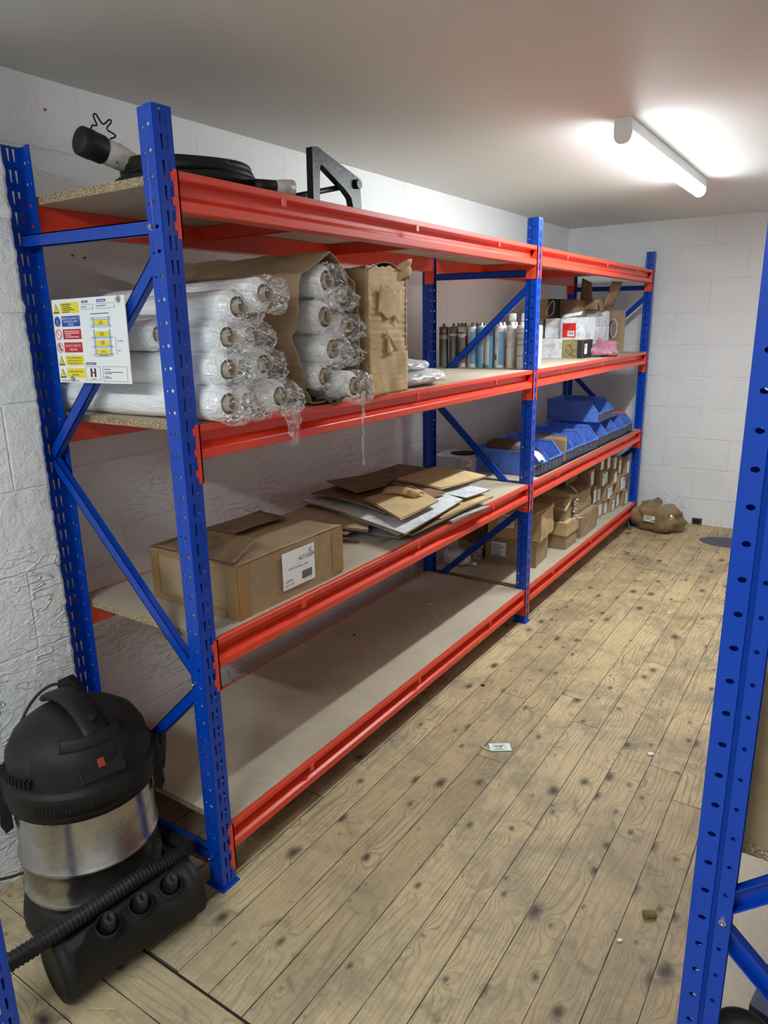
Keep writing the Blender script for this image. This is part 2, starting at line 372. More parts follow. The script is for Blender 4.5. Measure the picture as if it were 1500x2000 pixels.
# ------------------------------------------------------------------ racking
H = 1.953; W = .047; Dp = .0552; LV = [H-.121-.55*i for i in range(4)]   # beam tops, top level first
L1 = 2.1115; L2 = 2.1067
def plate_mb(mb, p, q, cells, hole_polys, t=.0022, mi=0, h0=None):
    """vertical punched strip from p to q (xy), pitch 50 mm, holes given as polygons in (u, v-from-cell-top)"""
    p = Vector((*p, 0)); q = Vector((*q, 0)); d = (q-p); Wd = d.length; d.normalize(); n = Vector((-d.y, d.x, 0))
    top = H if h0 is None else h0
    bm = bmesh.new()
    def loop(pts):
        vs = [bm.verts.new((a, b, 0)) for a, b in pts]
        return [bm.edges.new((vs[i], vs[(i+1) % len(vs)])) for i in range(len(vs))]
    es = loop([(0, 0), (Wd, 0), (Wd, -.05), (0, -.05)])
    for h in hole_polys: es += loop(h)
    bmesh.ops.triangle_fill(bm, use_beauty=True, use_dissolve=False, edges=es)
    bm.verts.index_update()
    vs = [tuple(v.co) for v in bm.verts]; fs = [tuple(v.index for v in f.verts) for f in bm.faces]; bm.free()
    def P(u, v, w, z0): a = p+d*u+n*w; return (a.x, a.y, z0+v)
    N = len(vs)
    for c in range(cells):
        z0 = top-.05*c
        mb.add([P(u, v, 0, z0) for u, v, _ in vs]+[P(u, v, -t, z0) for u, v, _ in vs], fs+[tuple(N+i for i in f[::-1]) for f in fs], mi)
        for h in hole_polys:
            m = len(h)
            mb.add([P(a, b, 0, z0) for a, b in h]+[P(a, b, -t, z0) for a, b in h], [(i, (i+1) % m, m+(i+1) % m, m+i) for i in range(m)], mi)
    zb = top-.05*cells
    if zb > 1e-4: mb.add([P(0, 0, 0, 0), P(Wd, 0, 0, 0), P(Wd, 0, 0, zb), P(0, 0, 0, zb), P(0, 0, -t, 0), P(Wd, 0, -t, 0), P(Wd, 0, -t, zb), P(0, 0, -t, zb)], [(0, 1, 2, 3), (4, 7, 6, 5)], mi)
    for u in (0, Wd): mb.add([P(u, 0, 0, 0), P(u, 0, 0, top), P(u, 0, -t, top), P(u, 0, -t, 0)], [(0, 1, 2, 3)], mi)
    mb.add([P(0, 0, 0, top), P(Wd, 0, 0, top), P(Wd, 0, -t, top), P(0, 0, -t, top)], [(0, 1, 2, 3)], mi)
def circ(cu, cv, ru, rv=None, n=8):
    rv = rv or ru
    return [(cu+ru*math.cos(2*PI*k/n), cv+rv*math.sin(2*PI*k/n)) for k in range(n)]
def upright_mb(near_flange=True, cells=39):
    mb = MB()
    sl = [(.0125, -.006), (.0195, -.006), (.0180, -.036), (.0140, -.036)]
    sr = [(.0275, -.006), (.0345, -.006), (.0330, -.036), (.0290, -.036)]
    plate_mb(mb, (0, 0), (0, W), cells, [sl, sr])           # aisle face
    for y0, s in ((0, 1), (W, -1)):
        if s == 1 and not near_flange: continue
        a = [(0, y0), (-.027, y0), (-.0335, y0+.0075*s), (-Dp, y0+.0075*s)]
        segs = [(a[0], a[1], [circ(.0160, -.038, .0058, .0042, 10)]), (a[1], a[2], []), (a[2], a[3], [circ(.010, -.040, .0035)])]
        for p, q, hs in segs:
            if s == 1: p, q = q, p; hs = [[(math.dist(p, q)-u, v) for u, v in h] for h in hs]
            plate_mb(mb, p, q, cells, hs)
    return mb
UP = upright_mb(); UPL = upright_mb(False)
def xf(mb, X0, Y0, sx, z=0):
    o = MB(); o.v = [(X0+sx*x, Y0+y, z+c) for x, y, c in mb.v]
    o.f = [list(f[::-1]) if sx < 0 else list(f) for f in mb.f]; o.m = mb.m; o.sm = mb.sm; return o
def brace_mb(a, b, y, w=.031, dep=.018, open_near=False):
    """C channel in the frame plane between (x,z) points"""
    a = Vector((a[0], 0, a[1])); b = Vector((b[0], 0, b[1])); d = (b-a); L = d.length; d.normalize(); u = Vector((-d.z, 0, d.x))
    t = .0025; mb = MB(); y0, y1 = y, y+dep
    yw = (y1-t, y1) if open_near else (y0, y0+t)
    def bx(u0, u1, ya, yb):
        v = [a+d*s+u*k+Vector((0, yy, 0)) for s in (0, L) for k in (u0, u1) for yy in (ya, yb)]
        mb.add(v, [(0, 1, 3, 2), (4, 6, 7, 5), (0, 4, 5, 1), (2, 3, 7, 6), (0, 2, 6, 4), (1, 5, 7, 3)])
    bx(-w/2, w/2, *yw); bx(-w/2, -w/2+t, y0, y1); bx(w/2-t, w/2, y0, y1)
    return mb
BEAMP = [(0, 0), (0, -.016), (-.004, -.0185), (-.030, -.0185), (-.030, -.046), (0, -.060), (0, -.081), (-.003, -.083), (-.046, -.083), (-.046, -.019), (-.013, -.019), (-.013, 0)]
def bolt_mb(p, d, r=.006, l=.006):
    mb = MB(); p = Vector(p); d = Vector(d).normalized()
    T = Matrix.Translation(p) @ d.to_track_quat('Z', 'Y').to_matrix().to_4x4()
    mb.lathe([(r*1.5, 0), (r*1.5, .0012)], 12, 0, T); mb.lathe([(r, .0012), (r, l)], 6, 0, T, smooth=False); mb.lathe([(r*.5, l), (r*.45, l+.005), (0, l+.006)], 8, 0, T)
    return mb
def rack(label, X0, sx, frames, D, levels, lastbay=None, near_L=False, open_near=False, ties=(.62, 1.30), board_z=None, group=None):
    root = thing('pallet_racking', label, 'shelving', (X0, frames[0][0], 0), group)
    def mk(name, mb, mats, par=root, dx=0, dy=0, z=0, **k): return make(name, xf(mb, X0+sx*dx, dy, sx, z), mats, par, **k)
    for k, (fy, Dr) in enumerate(frames):
        for rear in (False, True):
            src = UP if not (rear and near_L and k == 0) else UPL
            mb = MB()
            if rear: m2 = xf(src, -Dr, fy, -1)
            else: m2 = xf(src, 0, fy, 1)
            up = mk('upright', m2, 'blue_paint')
            x0, x1 = (-Dr-.008, -Dr+Dp+.004) if rear else (-Dp-.006, .010)
            b = MB().box(x0, x1, fy-.008, fy+W+.008, 0, .004); mk('base_plate', b, 'blue_paint', up, bevel=.001)
        xf0, xr = -.022, -Dr+.022
        for a, b in [((xf0, 1.717), (xr-.004, 1.724)), ((xf0, 1.672), (xr, 1.172)), ((xr, 1.150), (xf0-.012, .632)), ((xf0-.012, .600), (xr, .10)), ((xr, .085), (xf0, .085))]:
            mk('brace', brace_mb(a, b, fy+.009, open_near=open_near), 'blue_paint')
        for x, z in ((-.044, 1.717), (-.044, .616), (-.044, .085)):
            mk('bolt', bolt_mb((x, fy+.0068, z), (0, -1, 0)), 'steel')
    for k in range(len(frames)-1):
        y0, D0 = frames[k]; y1, D1 = frames[k+1]
        for li, lz in enumerate(LV[:levels]):
            ya, yb = y0+W+.001, y1-.001
            for rear in (False, True):
                DD = (D0+D1)/2
                mb = MB(); mb.prism(BEAMP, ya+.004, yb-.004, 'y')
                m2 = xf(mb, -DD, 0, -1, lz) if rear else xf(mb, 0, 0, 1, lz)
                bo = mk('beam', m2, 'red_paint', bevel=.0012, seg=1)
                for end, yy in ((0, ya), (1, yb)):
                    c = MB(); s = 1 if end == 0 else -1
                    c.box(-.05, .0035, min(yy, yy+.004*s), max(yy, yy+.004*s), -.140, .001)     # leg along the side of the upright
                    c.box(0, .0035, min(yy-.010*s, yy+.004*s), max(yy-.010*s, yy+.004*s), -.140, .001)  # leg on the face
                    for h in range(3):
                        zc = -.010-.05*h
                        c.box(-.003, .0045, min(yy-.016*s, yy-.009*s), max(yy-.016*s, yy-.009*s), zc-.013, zc+.004)
                    m3 = xf(c, -DD if rear else 0, 0, -1 if rear else 1, lz)
                    cn = mk('connector', m3, 'red_paint', bo)
                    if not rear:
                        mk('bolt', xf(bolt_mb((-.022, yy+(.0045 if end == 0 else -.0045), -.115), (0, 1 if end == 0 else -1, 0), .004, .003), 0, 0, 1, lz), 'steel', bo)
                if not rear:
                    c = MB()
                    for yc in [y0+.397, y0+1.059, y0+1.702]:
                        mk('clip', xf(MB().box(-.004, .002, yc-.008, yc+.008, -.034, -.012), 0, 0, 1, lz), 'red_paint', bo, bevel=.001)
            for ty in ties:
                t = MB(); DD = (D0+D1)/2
                t.box(-DD+.044, -.044, y0+ty-.02, y0+ty-.018, -.058, -.020); t.box(-DD+.044, -.044, y0+ty-.018, y0+ty+.015, -.022, -.020); t.box(-DD+.044, -.044, y0+ty+.013, y0+ty+.015, -.058, -.020)
                mk('support_bar', xf(t, 0, 0, 1, lz), 'red_paint')
            b = MB(); DD = (D0+D1)/2
            x0, x1, by0, by1 = -DD+.0135, -.0135, y0+W+.0025, y1-.002
            v = [(x, y, z) for x in (x0, x1) for y in (by0, by1) for z in (-.0185, .0012)]
            b.add(v, [(0, 2, 6, 4), (1, 5, 7, 3)], 0); b.add(v, [(0, 1, 3, 2), (4, 6, 7, 5), (0, 4, 5, 1), (2, 3, 7, 6)], 1)
            mk('shelf_board', xf(b, 0, 0, 1, lz), ['board_face', 'board_edge'])
    return root
rack('blue and red racking along the left wall, two bays of four chipboard shelves', 0, 1,
     [(0, .572), (L1, .600), (L1+L2, .600)], .6, 4, near_L=True)
rack('blue and red racking on the right, its post and open braces close to the camera', 1.172, -1,
     [(-.085, .60), (-.085+L1, .60)], .6, 4, open_near=True)
# lone post near the bottom left corner
po = thing('pallet_racking', 'blue racking post cut off at the bottom left corner beside the vacuum hose', 'shelving', (0, -.613, 0))
pr = make('upright', xf(UP, 0, -.613, 1), 'blue_paint', po)
make('base_plate', MB().box(-.062, .010, -.621, -.558, 0, .004), 'blue_paint', pr)

# ------------------------------------------------------------------ the room
XL, YB, HC = -.714, 4.499, 2.180
XR, YN = 1.95, -4.2
def struct(name, mb, m, **k): return make(name, mb, m, kind='structure', **k)
struct('floor', MB().box(XL-.1, XR+.1, YN-.1, YB+.1, -.05, 0), 'floor_boards')
struct('ceiling', MB().box(XL-.1, XR+.1, YN-.1, YB+.1, HC, HC+.05), 'ceiling_paint')
def rough_wall(x, y0, y1, z0, z1, amp, nrm):
    mb = MB(); ny = int((y1-y0)/.05); nzv = 44
    mb.grid(lambda a, b: (x+nrm*amp*(nz((0, y0+(y1-y0)*a, z0+(z1-z0)*b), 5)+.5*nz((3, y0+(y1-y0)*a, z0+(z1-z0)*b), 17)), y0+(y1-y0)*a, z0+(z1-z0)*b), ny, nzv)
    return mb
wl = rough_wall(XL, YN-.1, YB+.1, 0, HC+.02, .0035, 1); wl.box(XL-.15, XL-.012, YN-.1, YB+.1, 0, HC+.04)
struct('wall_left', wl, 'wall_paint_side')
struct('wall_back', MB().box(XL-.1, XR+.1, YB, YB+.1, 0, HC+.04), 'wall_paint_end')
struct('wall_right', MB().box(XR, XR+.1, YN-.1, YB+.1, 0, HC+.04), 'wall_paint_side')
struct('wall_front', MB().box(XL-.1, XR+.1, YN-.1, YN, 0, HC+.04), 'wall_paint_end')
# the pier standing out of the left wall: rough blockwork with a chipped corner
pm = MB(); px, py0, py1 = -.530, -1.35, -.020
def pier(a, b):
    z = HC*b; ch = .010*max(0, nz((1, 2, z), 9))+.006*nz((5, 1, z), 31)+.003*nz((5, 1, z), 90)
    # path: face x = px from py0 to py1, round the corner, return to wall
    L = (py1-py0)+(px-XL)
    s = a*L
    if s < py1-py0: y = py0+s; e = max(0, 1-(py1-py0-s)/.03); return (px-.003*abs(nz((0, y, z), 14))-ch*e*.9-.0015*nz((0, y, z), 60), y-ch*e*.5, z)
    s -= (py1-py0); e = max(0, 1-s/.03)
    return (px-s-ch*e*.9*0-.001, py1-ch*(.4+e), z)
pm.grid(pier, 170, 240)
struct('wall_pier', pm, 'wall_paint_side')

# ------------------------------------------------------------------ lights
def batten(label, c, half, along, dm):
    """ceiling batten centred under c, half its length, running along 'x' or 'y'"""
    t = thing('batten_light', label, 'ceiling light', c)
    t.rotation_euler = (0, 0, 0 if along == 'y' else -PI/2)
    w = .030; zb = -.040; y0, y1 = -half, half
    K = dict(world=False)
    make('body', MB().box(-w+.001, w-.001, y0+.012, y1-.012, zb, 0), 'white_plastic', t, bevel=.003, **K)
    arc = [(-w*.98, zb-.0005)]+[(-w*math.cos(a), zb-.012-.030*math.sin(a)) for a in [PI*k/10 for k in range(11)]]+[(w*.98, zb-.0005)]
    make('diffuser', MB().prism(arc, y0+.012, y1-.012, 'y', smooth=True), dm, t, **K)
    prof = [(-w*1.03, 0)]+[(-w*1.03*math.cos(a), zb-.012-.032*math.sin(a)) for a in [PI*k/10 for k in range(11)]]+[(w*1.03, 0)]
    for ya, yb in ((y0, y0+.012), (y1-.012, y1)):
        make('end_cap', MB().prism(prof, ya, yb, 'y'), 'white_plastic', t, bevel=.0015, **K)
    T = frame((0, y0-.0003, -.022), (1, 0, 0), (0, 0, 1))
    make('knockout', MB().lathe([(.012, 0), (.012, .0008), (.010, .0010)], 20, 0, T), 'white_plastic', t, **K)
    return t
batten('white batten light glowing on the ceiling above the aisle', (.487, 2.328, HC), .693, 'y', 'lamp_diffuser')
batten('white batten light on the ceiling behind the camera, set across the aisle', (.45, -1.70, HC), .6, 'x', 'lamp_diffuser_far')

# ------------------------------------------------------------------ goods, helpers
Z1, Z2, Z3, Z4 = [z+.0015 for z in LV[::-1]]
def wob_prism(poly, h0, h1, axis, amp, freq, nseg, nring=None, mi=0, cap=True, seed=0):
    """prism whose skin is subdivided and dented"""
    n = len(poly); per = [math.dist(poly[i], poly[(i+1) % n]) for i in range(n)]; tot = sum(per); st = tot/nseg
    ring = []
    for i in range(n):
        k = max(1, round(per[i]/st)); a = Vector(poly[i]); b = Vector(poly[(i+1) % n])
        ring += [tuple(a+(b-a)*j/k) for j in range(k)]
    m = len(ring); nring = nring or max(2, int(abs(h1-h0)/st)); v = []; f = []
    cx = sum(p[0] for p in ring)/m; cy = sum(p[1] for p in ring)/m
    def P(a, b, h): return (a, b, h) if axis == 'z' else (h, a, b) if axis == 'x' else (a, h, b)
    for j in range(nring+1):
        h = h0+(h1-h0)*j/nring
        for a, b in ring:
            d = Vector((a-cx, b-cy)); d.normalize(); q = nz((a+seed, b+seed*.7, h), freq)+.5*nz((a+seed, b, h+seed), freq*2.7)
            v.append(P(a+d.x*amp*q, b+d.y*amp*q, h))
    for j in range(nring):
        for i in range(m): f.append((j*m+i, j*m+(i+1) % m, (j+1)*m+(i+1) % m, (j+1)*m+i))
    if cap:
        f.append(tuple(range(m))[::-1]); f.append(tuple(nring*m+i for i in range(m)))
    mb = MB(); mb.add(v, f, mi, False); return mb, ring, m, nring
def sheet(poly, z0, z1, th, mats, name, parent=None, bend=0, seed=0, nu=10, T=None):
    """bent rectangular card: poly = 4 corners (x,y); z0..z1 from first edge to the opposite edge"""
    a, b, c, d = [Vector((*p, 0)) for p in poly]; mb = MB()
    def top(s, t, off=0):
        p = (a*(1-s)+b*s)*(1-t)+(d*(1-s)+c*s)*t
        z = z0+(z1-z0)*s+bend*math.sin(PI*s)+.004*nz((p.x*3+seed, p.y*3, seed), 1.5)
        return (p.x, p.y, z+off)
    mb.grid(lambda s, t: top(s, t, th), nu, nu, 0); mb.grid(lambda s, t: top(s, t, 0), nu, nu, 0)
    for e in (lambda k: (k, 0), lambda k: (1, k), lambda k: (1-k, 1), lambda k: (0, 1-k)):
        vs = [];
        for k in range(nu+1):
            s, t = e(k/nu); vs += [top(s, t, 0), top(s, t, th)]
        mb.add(vs, [(2*k, 2*k+2, 2*k+3, 2*k+1) for k in range(nu)], 1, False)
    return make(name, mb, mats, parent)
def label_on(parent, T, w, h, lines, size=.006, mat='label_white', name='label', ink='ink_black', x0=.06, top=.8, gap=None, th=.0006):
    lb = make(name, MB().box(0, w, 0, h, 0, th, T=T), mat, parent)
    if lines:
        mb = MB(); gap = gap or size*1.5
        for i, tx in enumerate(lines):
            if isinstance(tx, str): put_text(mb, tx, size, T @ Matrix.Translation((w*x0, h*top-gap*i, th*1.6)))
            else: mb.box(w*x0, w*(x0+tx), h*top-gap*i, h*top-gap*i+size*.5, th, th*1.5, T=T)
        make('lettering', mb, ink, lb)
    return lb

# ------------------------------------------------------------------ top shelf
def smooth(pts, k=6):
    P = [Vector(p) for p in pts]; out = []
    for i in range(len(P)-1):
        a = P[max(i-1, 0)]; b = P[i]; c = P[i+1]; d = P[min(i+2, len(P)-1)]
        for j in range(k):
            t = j/k; out.append(.5*((2*b)+(c-a)*t+(2*a-5*b+4*c-d)*t*t+(3*b-a-3*c+d)*t**3))
    out.append(P[-1]); return out
t = thing('charging_cable', 'coiled black charging cable with grey plugs on the top shelf behind the near post', 'cable', (-.3, .36, Z4))
cc = Vector((-.285, .345)); mb = MB(); pts = []
R0 = [.185, .20, .195, .18, .175, .195, .17]; tt = 7
for i in range(tt*40+1):
    a = 2*PI*i/40; k = min(int(i/40), tt-1); fr_ = i/40-k; rr = R0[k]*(1-fr_)+R0[min(k+1, tt-1)]*fr_
    lay = [0, 0, 1, 1, 2, 2, 2.6][k]*(1-fr_)+[0, 0, 1, 1, 2, 2, 2.6][min(k+1, tt-1)]*fr_
    inn = [0, .024, .004, .026, .006, .028, .01][k]*(1-fr_)+[0, .024, .004, .026, .006, .028, .01][min(k+1, tt-1)]*fr_
    pts.append((cc.x+(rr-inn+.004*math.sin(3*a))*math.cos(a)*.92, cc.y+(rr-inn)*math.sin(a), Z4+.0135+.0235*lay+.003*math.sin(2*a+k)))
mb.tube(pts, .0125, 10)
make('cable_coil', mb, 'black_rubber', t)
def plug(axis_p, axis_q, parent, r=.027):
    p = Vector(axis_p); q = Vector(axis_q); T = Matrix.Translation(p) @ (q-p).to_track_quat('Z', 'Y').to_matrix().to_4x4(); L = (q-p).length
    body = make('plug_body', MB().lathe([(r*.98, .055), (r*1.02, .08), (r*1.0, L*.55), (r*.78, L*.72), (r*.62, L*.85), (r*.6, L)], 24, 0, T), 'grey_plastic', parent)
    for k, (a, z) in enumerate(((.6, .095), (1.9, .10), (3.9, .09), (1.2, L*.62))):
        make('screw', MB().cyl(T @ Vector((r*.97*math.cos(a), r*.97*math.sin(a), z)), T @ Vector((r*1.06*math.cos(a), r*1.06*math.sin(a), z)), .003, 10), 'tube_grey', body)
    cap = MB(); cap.lathe([(0, -.001), (r*1.0, 0), (r*1.12, .004), (r*1.16, .03), (r*1.12, .034), (r*1.12, .060), (r*1.0, .066)], 28, 0, T)
    make('plug_cap', cap, 'black_rubber', parent); return T
plug((-.35, .066, 1.944), (-.33, .268, 1.898), t, .030)
make('cable_tail', MB().tube(smooth([(-.33, .262, 1.899), (-.32, .31, 1.895), (-.27, .38, 1.897), (-.2, .47, 1.893)]), .0125, 10), 'black_rubber', t)
make('plug_socket', MB().tube([(-.075, .445, Z4+.028), (-.068, .470, Z4+.028), (-.060, .500, Z4+.027)], .021, 20, rf=lambda i: (.72, .95, 1.12)[i]), 'grey_plastic', t)
make('plug_neck', MB().tube([(-.095, .395, Z4+.026), (-.082, .425, Z4+.027), (-.074, .449, Z4+.028)], .016, 16), 'black_rubber', t)
w_ = thing('bent_wire', 'thin black wire bent into a star shape standing above the plug', 'wire', (-.40, .12, 1.965))
sp = [(-.40, .14, 1.975), (-.40, .140, 1.986), (-.40, .146, 1.998), (-.40, .159, 2.001), (-.40, .152, 2.020), (-.40, .160, 2.026), (-.40, .177, 2.007), (-.40, .198, 2.021), (-.40, .203, 2.016), (-.40, .188, 1.998), (-.40, .211, 1.988), (-.40, .208, 1.982), (-.40, .193, 1.974), (-.39, .190, 1.96)]
make('wire_loop', MB().tube(smooth(sp, 4), .0022, 8), 'black_rubber', w_)
t = thing('iron_stand', 'black iron stand with two legs and a round bar on the top shelf', 'stand', (-.3, 1.0, Z4))
fr = MB(); pol = [(.880, Z4), (.908, Z4), (.922, 2.012), (.932, 2.018), (1.060, 1.958), (1.094, 1.935), (1.128, Z4), (1.160, Z4), (1.150, 1.975), (1.142, 2.006), (1.114, 2.014), (.912, 2.068), (.884, 2.064)]
fr.prism(pol, -.316, -.290, 'x'); make('leg_frame', fr, 'black_iron', t, bevel=.003)
make('cross_bar', MB().tube([(-.40, .66, Z4+.034), (-.303, 1.134, 1.986)], .0095, 14), 'black_iron', t)
make('pivot_nut', MB().cyl((-.288, 1.126, 1.984), (-.276, 1.126, 1.984), .016, 20), 'black_iron', t, bevel=.001)

# ------------------------------------------------------------------ rolls of stretch film
def film_roll(label, front, r, xb, back=None, seed=0, core=.020, stick=.016, tail=0, wrap=.050, group=None, ay=0, az=0):
    """front = centre of the roll's front face; runs back to x = xb"""
    fx, fy, fz = front; by, bz = back or (fy, fz); t = thing('film_roll', label, 'roll', (fx, fy, fz-r), group)
    def ctr(s): return Vector((fx+(xb-fx)*s, fy+(by-fy)*s, fz+(bz-fz)*s))
    nu, nv = 34, 36; L = fx-xb
    def skin(a, b):
        s = a; ang = 2*PI*b; d = s*L
        e = min(1, (d+.001)/.020)**.4; e2 = min(1, (L-d+.002)/.05)**.5
        rr = (core*.96+(r-core)*e)*e2
        rr *= 1+.05*nz((s*3+seed, math.cos(ang)*1.2, math.sin(ang)*1.2+seed), 1.2)+.03*nz((s*9+seed, math.cos(ang)*2, math.sin(ang)*2), 2.1)
        c = ctr(s); z = c.z+rr*math.sin(ang); z = max(z, Z3+.0008)
        return (c.x, c.y+rr*math.cos(ang), z)
    make('film', MB().grid(skin, nu, nv), 'white_film', t, weld=True)
    cm = MB(); dvec = (ctr(0)-ctr(1)).normalized()
    p0 = ctr(0)-dvec*.03; p1 = ctr(0)+dvec*stick
    T = Matrix.Translation(p0) @ dvec.to_track_quat('Z', 'Y').to_matrix().to_4x4(); Lc = (p1-p0).length
    cm.lathe([(core-.003, Lc*.2), (core-.003, Lc), (core, Lc), (core, 0)], 24, 0, T, cap=False)
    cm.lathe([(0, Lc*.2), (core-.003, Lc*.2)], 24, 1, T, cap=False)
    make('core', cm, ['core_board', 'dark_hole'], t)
    # loose clear end of the wrapping
    def wr(a, b):
        ang = 2*PI*b; x = -.022+(stick+wrap+.022)*a
        rr = r*1.08 if a < .55 else r*1.08*(1-.62*((a-.55)/.45)**1.8)
        q = nz((a*2.2+seed*3, math.cos(ang)*2.2+seed, math.sin(ang)*2.2), 1.7)+.6*nz((a*5+seed*3, math.cos(ang)*4, math.sin(ang)*4+seed), 2)
        rr *= 1+(.05+.30*a)*q
        x += .020*a*nz((math.cos(ang)*3+seed, math.sin(ang)*3, 9), 2)
        c = ctr(0)+dvec*x; z = c.z-.012*a*a+rr*math.sin(ang)*.98; z = max(z, Z3+.0015) if c.x < .004 else z
        return (c.x, c.y+rr*math.cos(ang), z)
    make('clear_wrapping', MB().grid(wr, 22, 40), 'clear_wrap', t, weld=False)
    if tail:
        def tl(a, b):
            w = (.045 if tail == 1 else .010)*(1-.75*a); z = fz-r*.3-(.115 if tail == 1 else .22)*a
            x = fx+stick+.02+.008*nz((a*4, b*2, seed), 2)-.006*a
            return (x, fy+(b-.5)*2*w+.012*nz((a*3, seed, 1), 2)+(.02*a if tail == 1 else 0), z)
        make('hanging_wrap', MB().grid(tl, 16, 6), 'hanging_film' if tail == 1 else 'milky_wrap', t)
    return t
R = .0445
GA = None
rolls = [
 ('stretch film roll lying lowest and nearest the near post', (.005, .112, Z3+R), R, -.64, (.105, Z3+R), 0, 'I'),
 ('thin film roll on the shelf between the lowest two thick rolls', (-.010, .192, Z3+.040), .039, -.60, None, 0, 'J'),
 ('stretch film roll with ragged clear wrap hanging down over the red beam', (.000, .300, Z3+R), R, -.62, None, 1, 'K'),
 ('stretch film roll of the second row, nearest the near post', (-.002, .125, Z3+R+.078), R*.98, -.63, (.11, Z3+R+.078), 0, 'F'),
 ('stretch film roll in the middle of the second row', (-.03, .204, Z3+R+.076), .036, -.60, None, 0, 'G'),
 ('stretch film roll at the end of the second row against the open carton', (-.035, .283, Z3+R+.082), .042, -.60, None, 0, 'H'),
 ('stretch film roll of the third row beside the clear crumpled end', (-.012, .140, Z3+R+.152), .044, -.60, (.15, Z3+R+.15), 0, 'C'),
 ('stretch film roll with crumpled clear end in the third row against the carton', (-.03, .238, Z3+R+.152), .040, -.60, None, 0, 'D'),
 ('stretch film roll half hidden behind the near post, third row', (-.20, .100, Z3+R+.160), .040, -.66, (.12, Z3+R+.16), 0, 'E'),
 ('stretch film roll of the top row, nearer the near post', (-.012, .180, Z3+R+.222), .044, -.62, (.16, Z3+R+.20), 0, 'B'),
 ('stretch film roll on the very top of the pile against the carton side', (.000, .262, Z3+R+.252), .044, -.62, (.27, Z3+R+.235), 0, 'A'),
]
for k, (lb, fr_, r_, xb, bk, tl, _) in enumerate(rolls):
    film_roll(lb, (fr_[0]+.038, fr_[1], fr_[2]), r_, xb, bk, seed=k*1.37+.4, tail=tl, core=.0175, group='loose rolls of stretch film on the second shelf from the top')
inbox = [
 ('stretch film roll on top inside the open carton', (-.015, .562, Z3+.340), .049, 0),
 ('stretch film roll second from the top inside the open carton', (-.015, .548, Z3+.243), .050, 0),
 ('stretch film roll third from the top inside the open carton', (.000, .560, Z3+.153), .047, 0),
 ('stretch film roll at the bottom inside the open carton', (-.01, .530, Z3+.078), .042, 0),
 ('stretch film roll sticking far out of the carton with a clear strand hanging down', (.035, .612, Z3+.046), .045, 2),
 ('small film roll high in the back corner of the open carton', (-.04, .650, Z3+.300), .034, 0),
 ('small film roll midway down the back side of the open carton', (-.03, .660, Z3+.216), .036, 0),
 ('small film roll low at the back side of the open carton', (-.04, .668, Z3+.140), .033, 0),
]
for k, (lb, fr_, r_, tl) in enumerate(inbox):
    film_roll(lb, (fr_[0]+.015, fr_[1], fr_[2]), r_, -.58, None, seed=k*2.1+20, tail=tl, core=.021 if r_ > .04 else .017, stick=.018 if r_ < .04 else .010, wrap=.045, group='rolls of stretch film inside the open carton')
# the carton that holds them: an open-ended sleeve
t = thing('cardboard_carton', 'long brown carton lying open-ended and full of film rolls', 'box', (-.3, .56, Z3))
pol = [(.580, 1.704), (.452, 1.640), (.400, 1.475), (.478, Z3+.006), (.700, Z3+.004), (.716, 1.495), (.690, 1.625)]
inn = []
cx = sum(a for a, b in pol)/7; cy = sum(b for a, b in pol)/7
def shell(pol, x0, x1, th, amp, seed):
    n = len(pol); N = 10; ring = []
    for i in range(n):
        a = Vector(pol[i]); b = Vector(pol[(i+1) % n]); ring += [a+(b-a)*j/N for j in range(N)]
    m = len(ring); nx = 26; mb = MB()
    def P(i, j, o):
        p = ring[i % m]; s = j/nx; x = x0+(x1-x0)*s
        x -= (.018*abs(nz((p.x, p.y, 3), 14))+.01*nz((p.x, p.y, 8), 40)) if j == nx else 0
        d = Vector((p.x-cx, p.y-cy)); d.normalize(); q = amp*nz((x*1.5, p.x, p.y+seed), 9)+amp*.5*nz((x, p.x, p.y), 30)
        sag = 0
        return (x, p.x+d.x*(q+o), max(p.y+d.y*(q+o)+sag, Z3+.0009+(.002 if o >= 0 else .0)))
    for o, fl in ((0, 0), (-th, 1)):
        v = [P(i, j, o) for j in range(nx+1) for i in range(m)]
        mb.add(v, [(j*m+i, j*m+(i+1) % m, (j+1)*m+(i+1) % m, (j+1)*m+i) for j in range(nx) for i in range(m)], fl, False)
    v = [P(i, nx, 0) for i in range(m)]+[P(i, nx, -th) for i in range(m)]
    mb.add(v, [(i, (i+1) % m, m+(i+1) % m, m+i) for i in range(m)], 2, False)
    return mb
make('sleeve', shell(pol, -.60, .005, .004, .006, 2), ['tan_carton', 'carton_inside', 'corrugated_edge'], t)
fl = MB(); fl.grid(lambda a, b: (-.01+.055*a, .50+.10*b, Z3+.010+.012*math.sin(6*b+3*a)+.006*nz((a, b, 1), 5)), 8, 12)
make('torn_flap', fl, 'dark_carton', t, solid=.003)
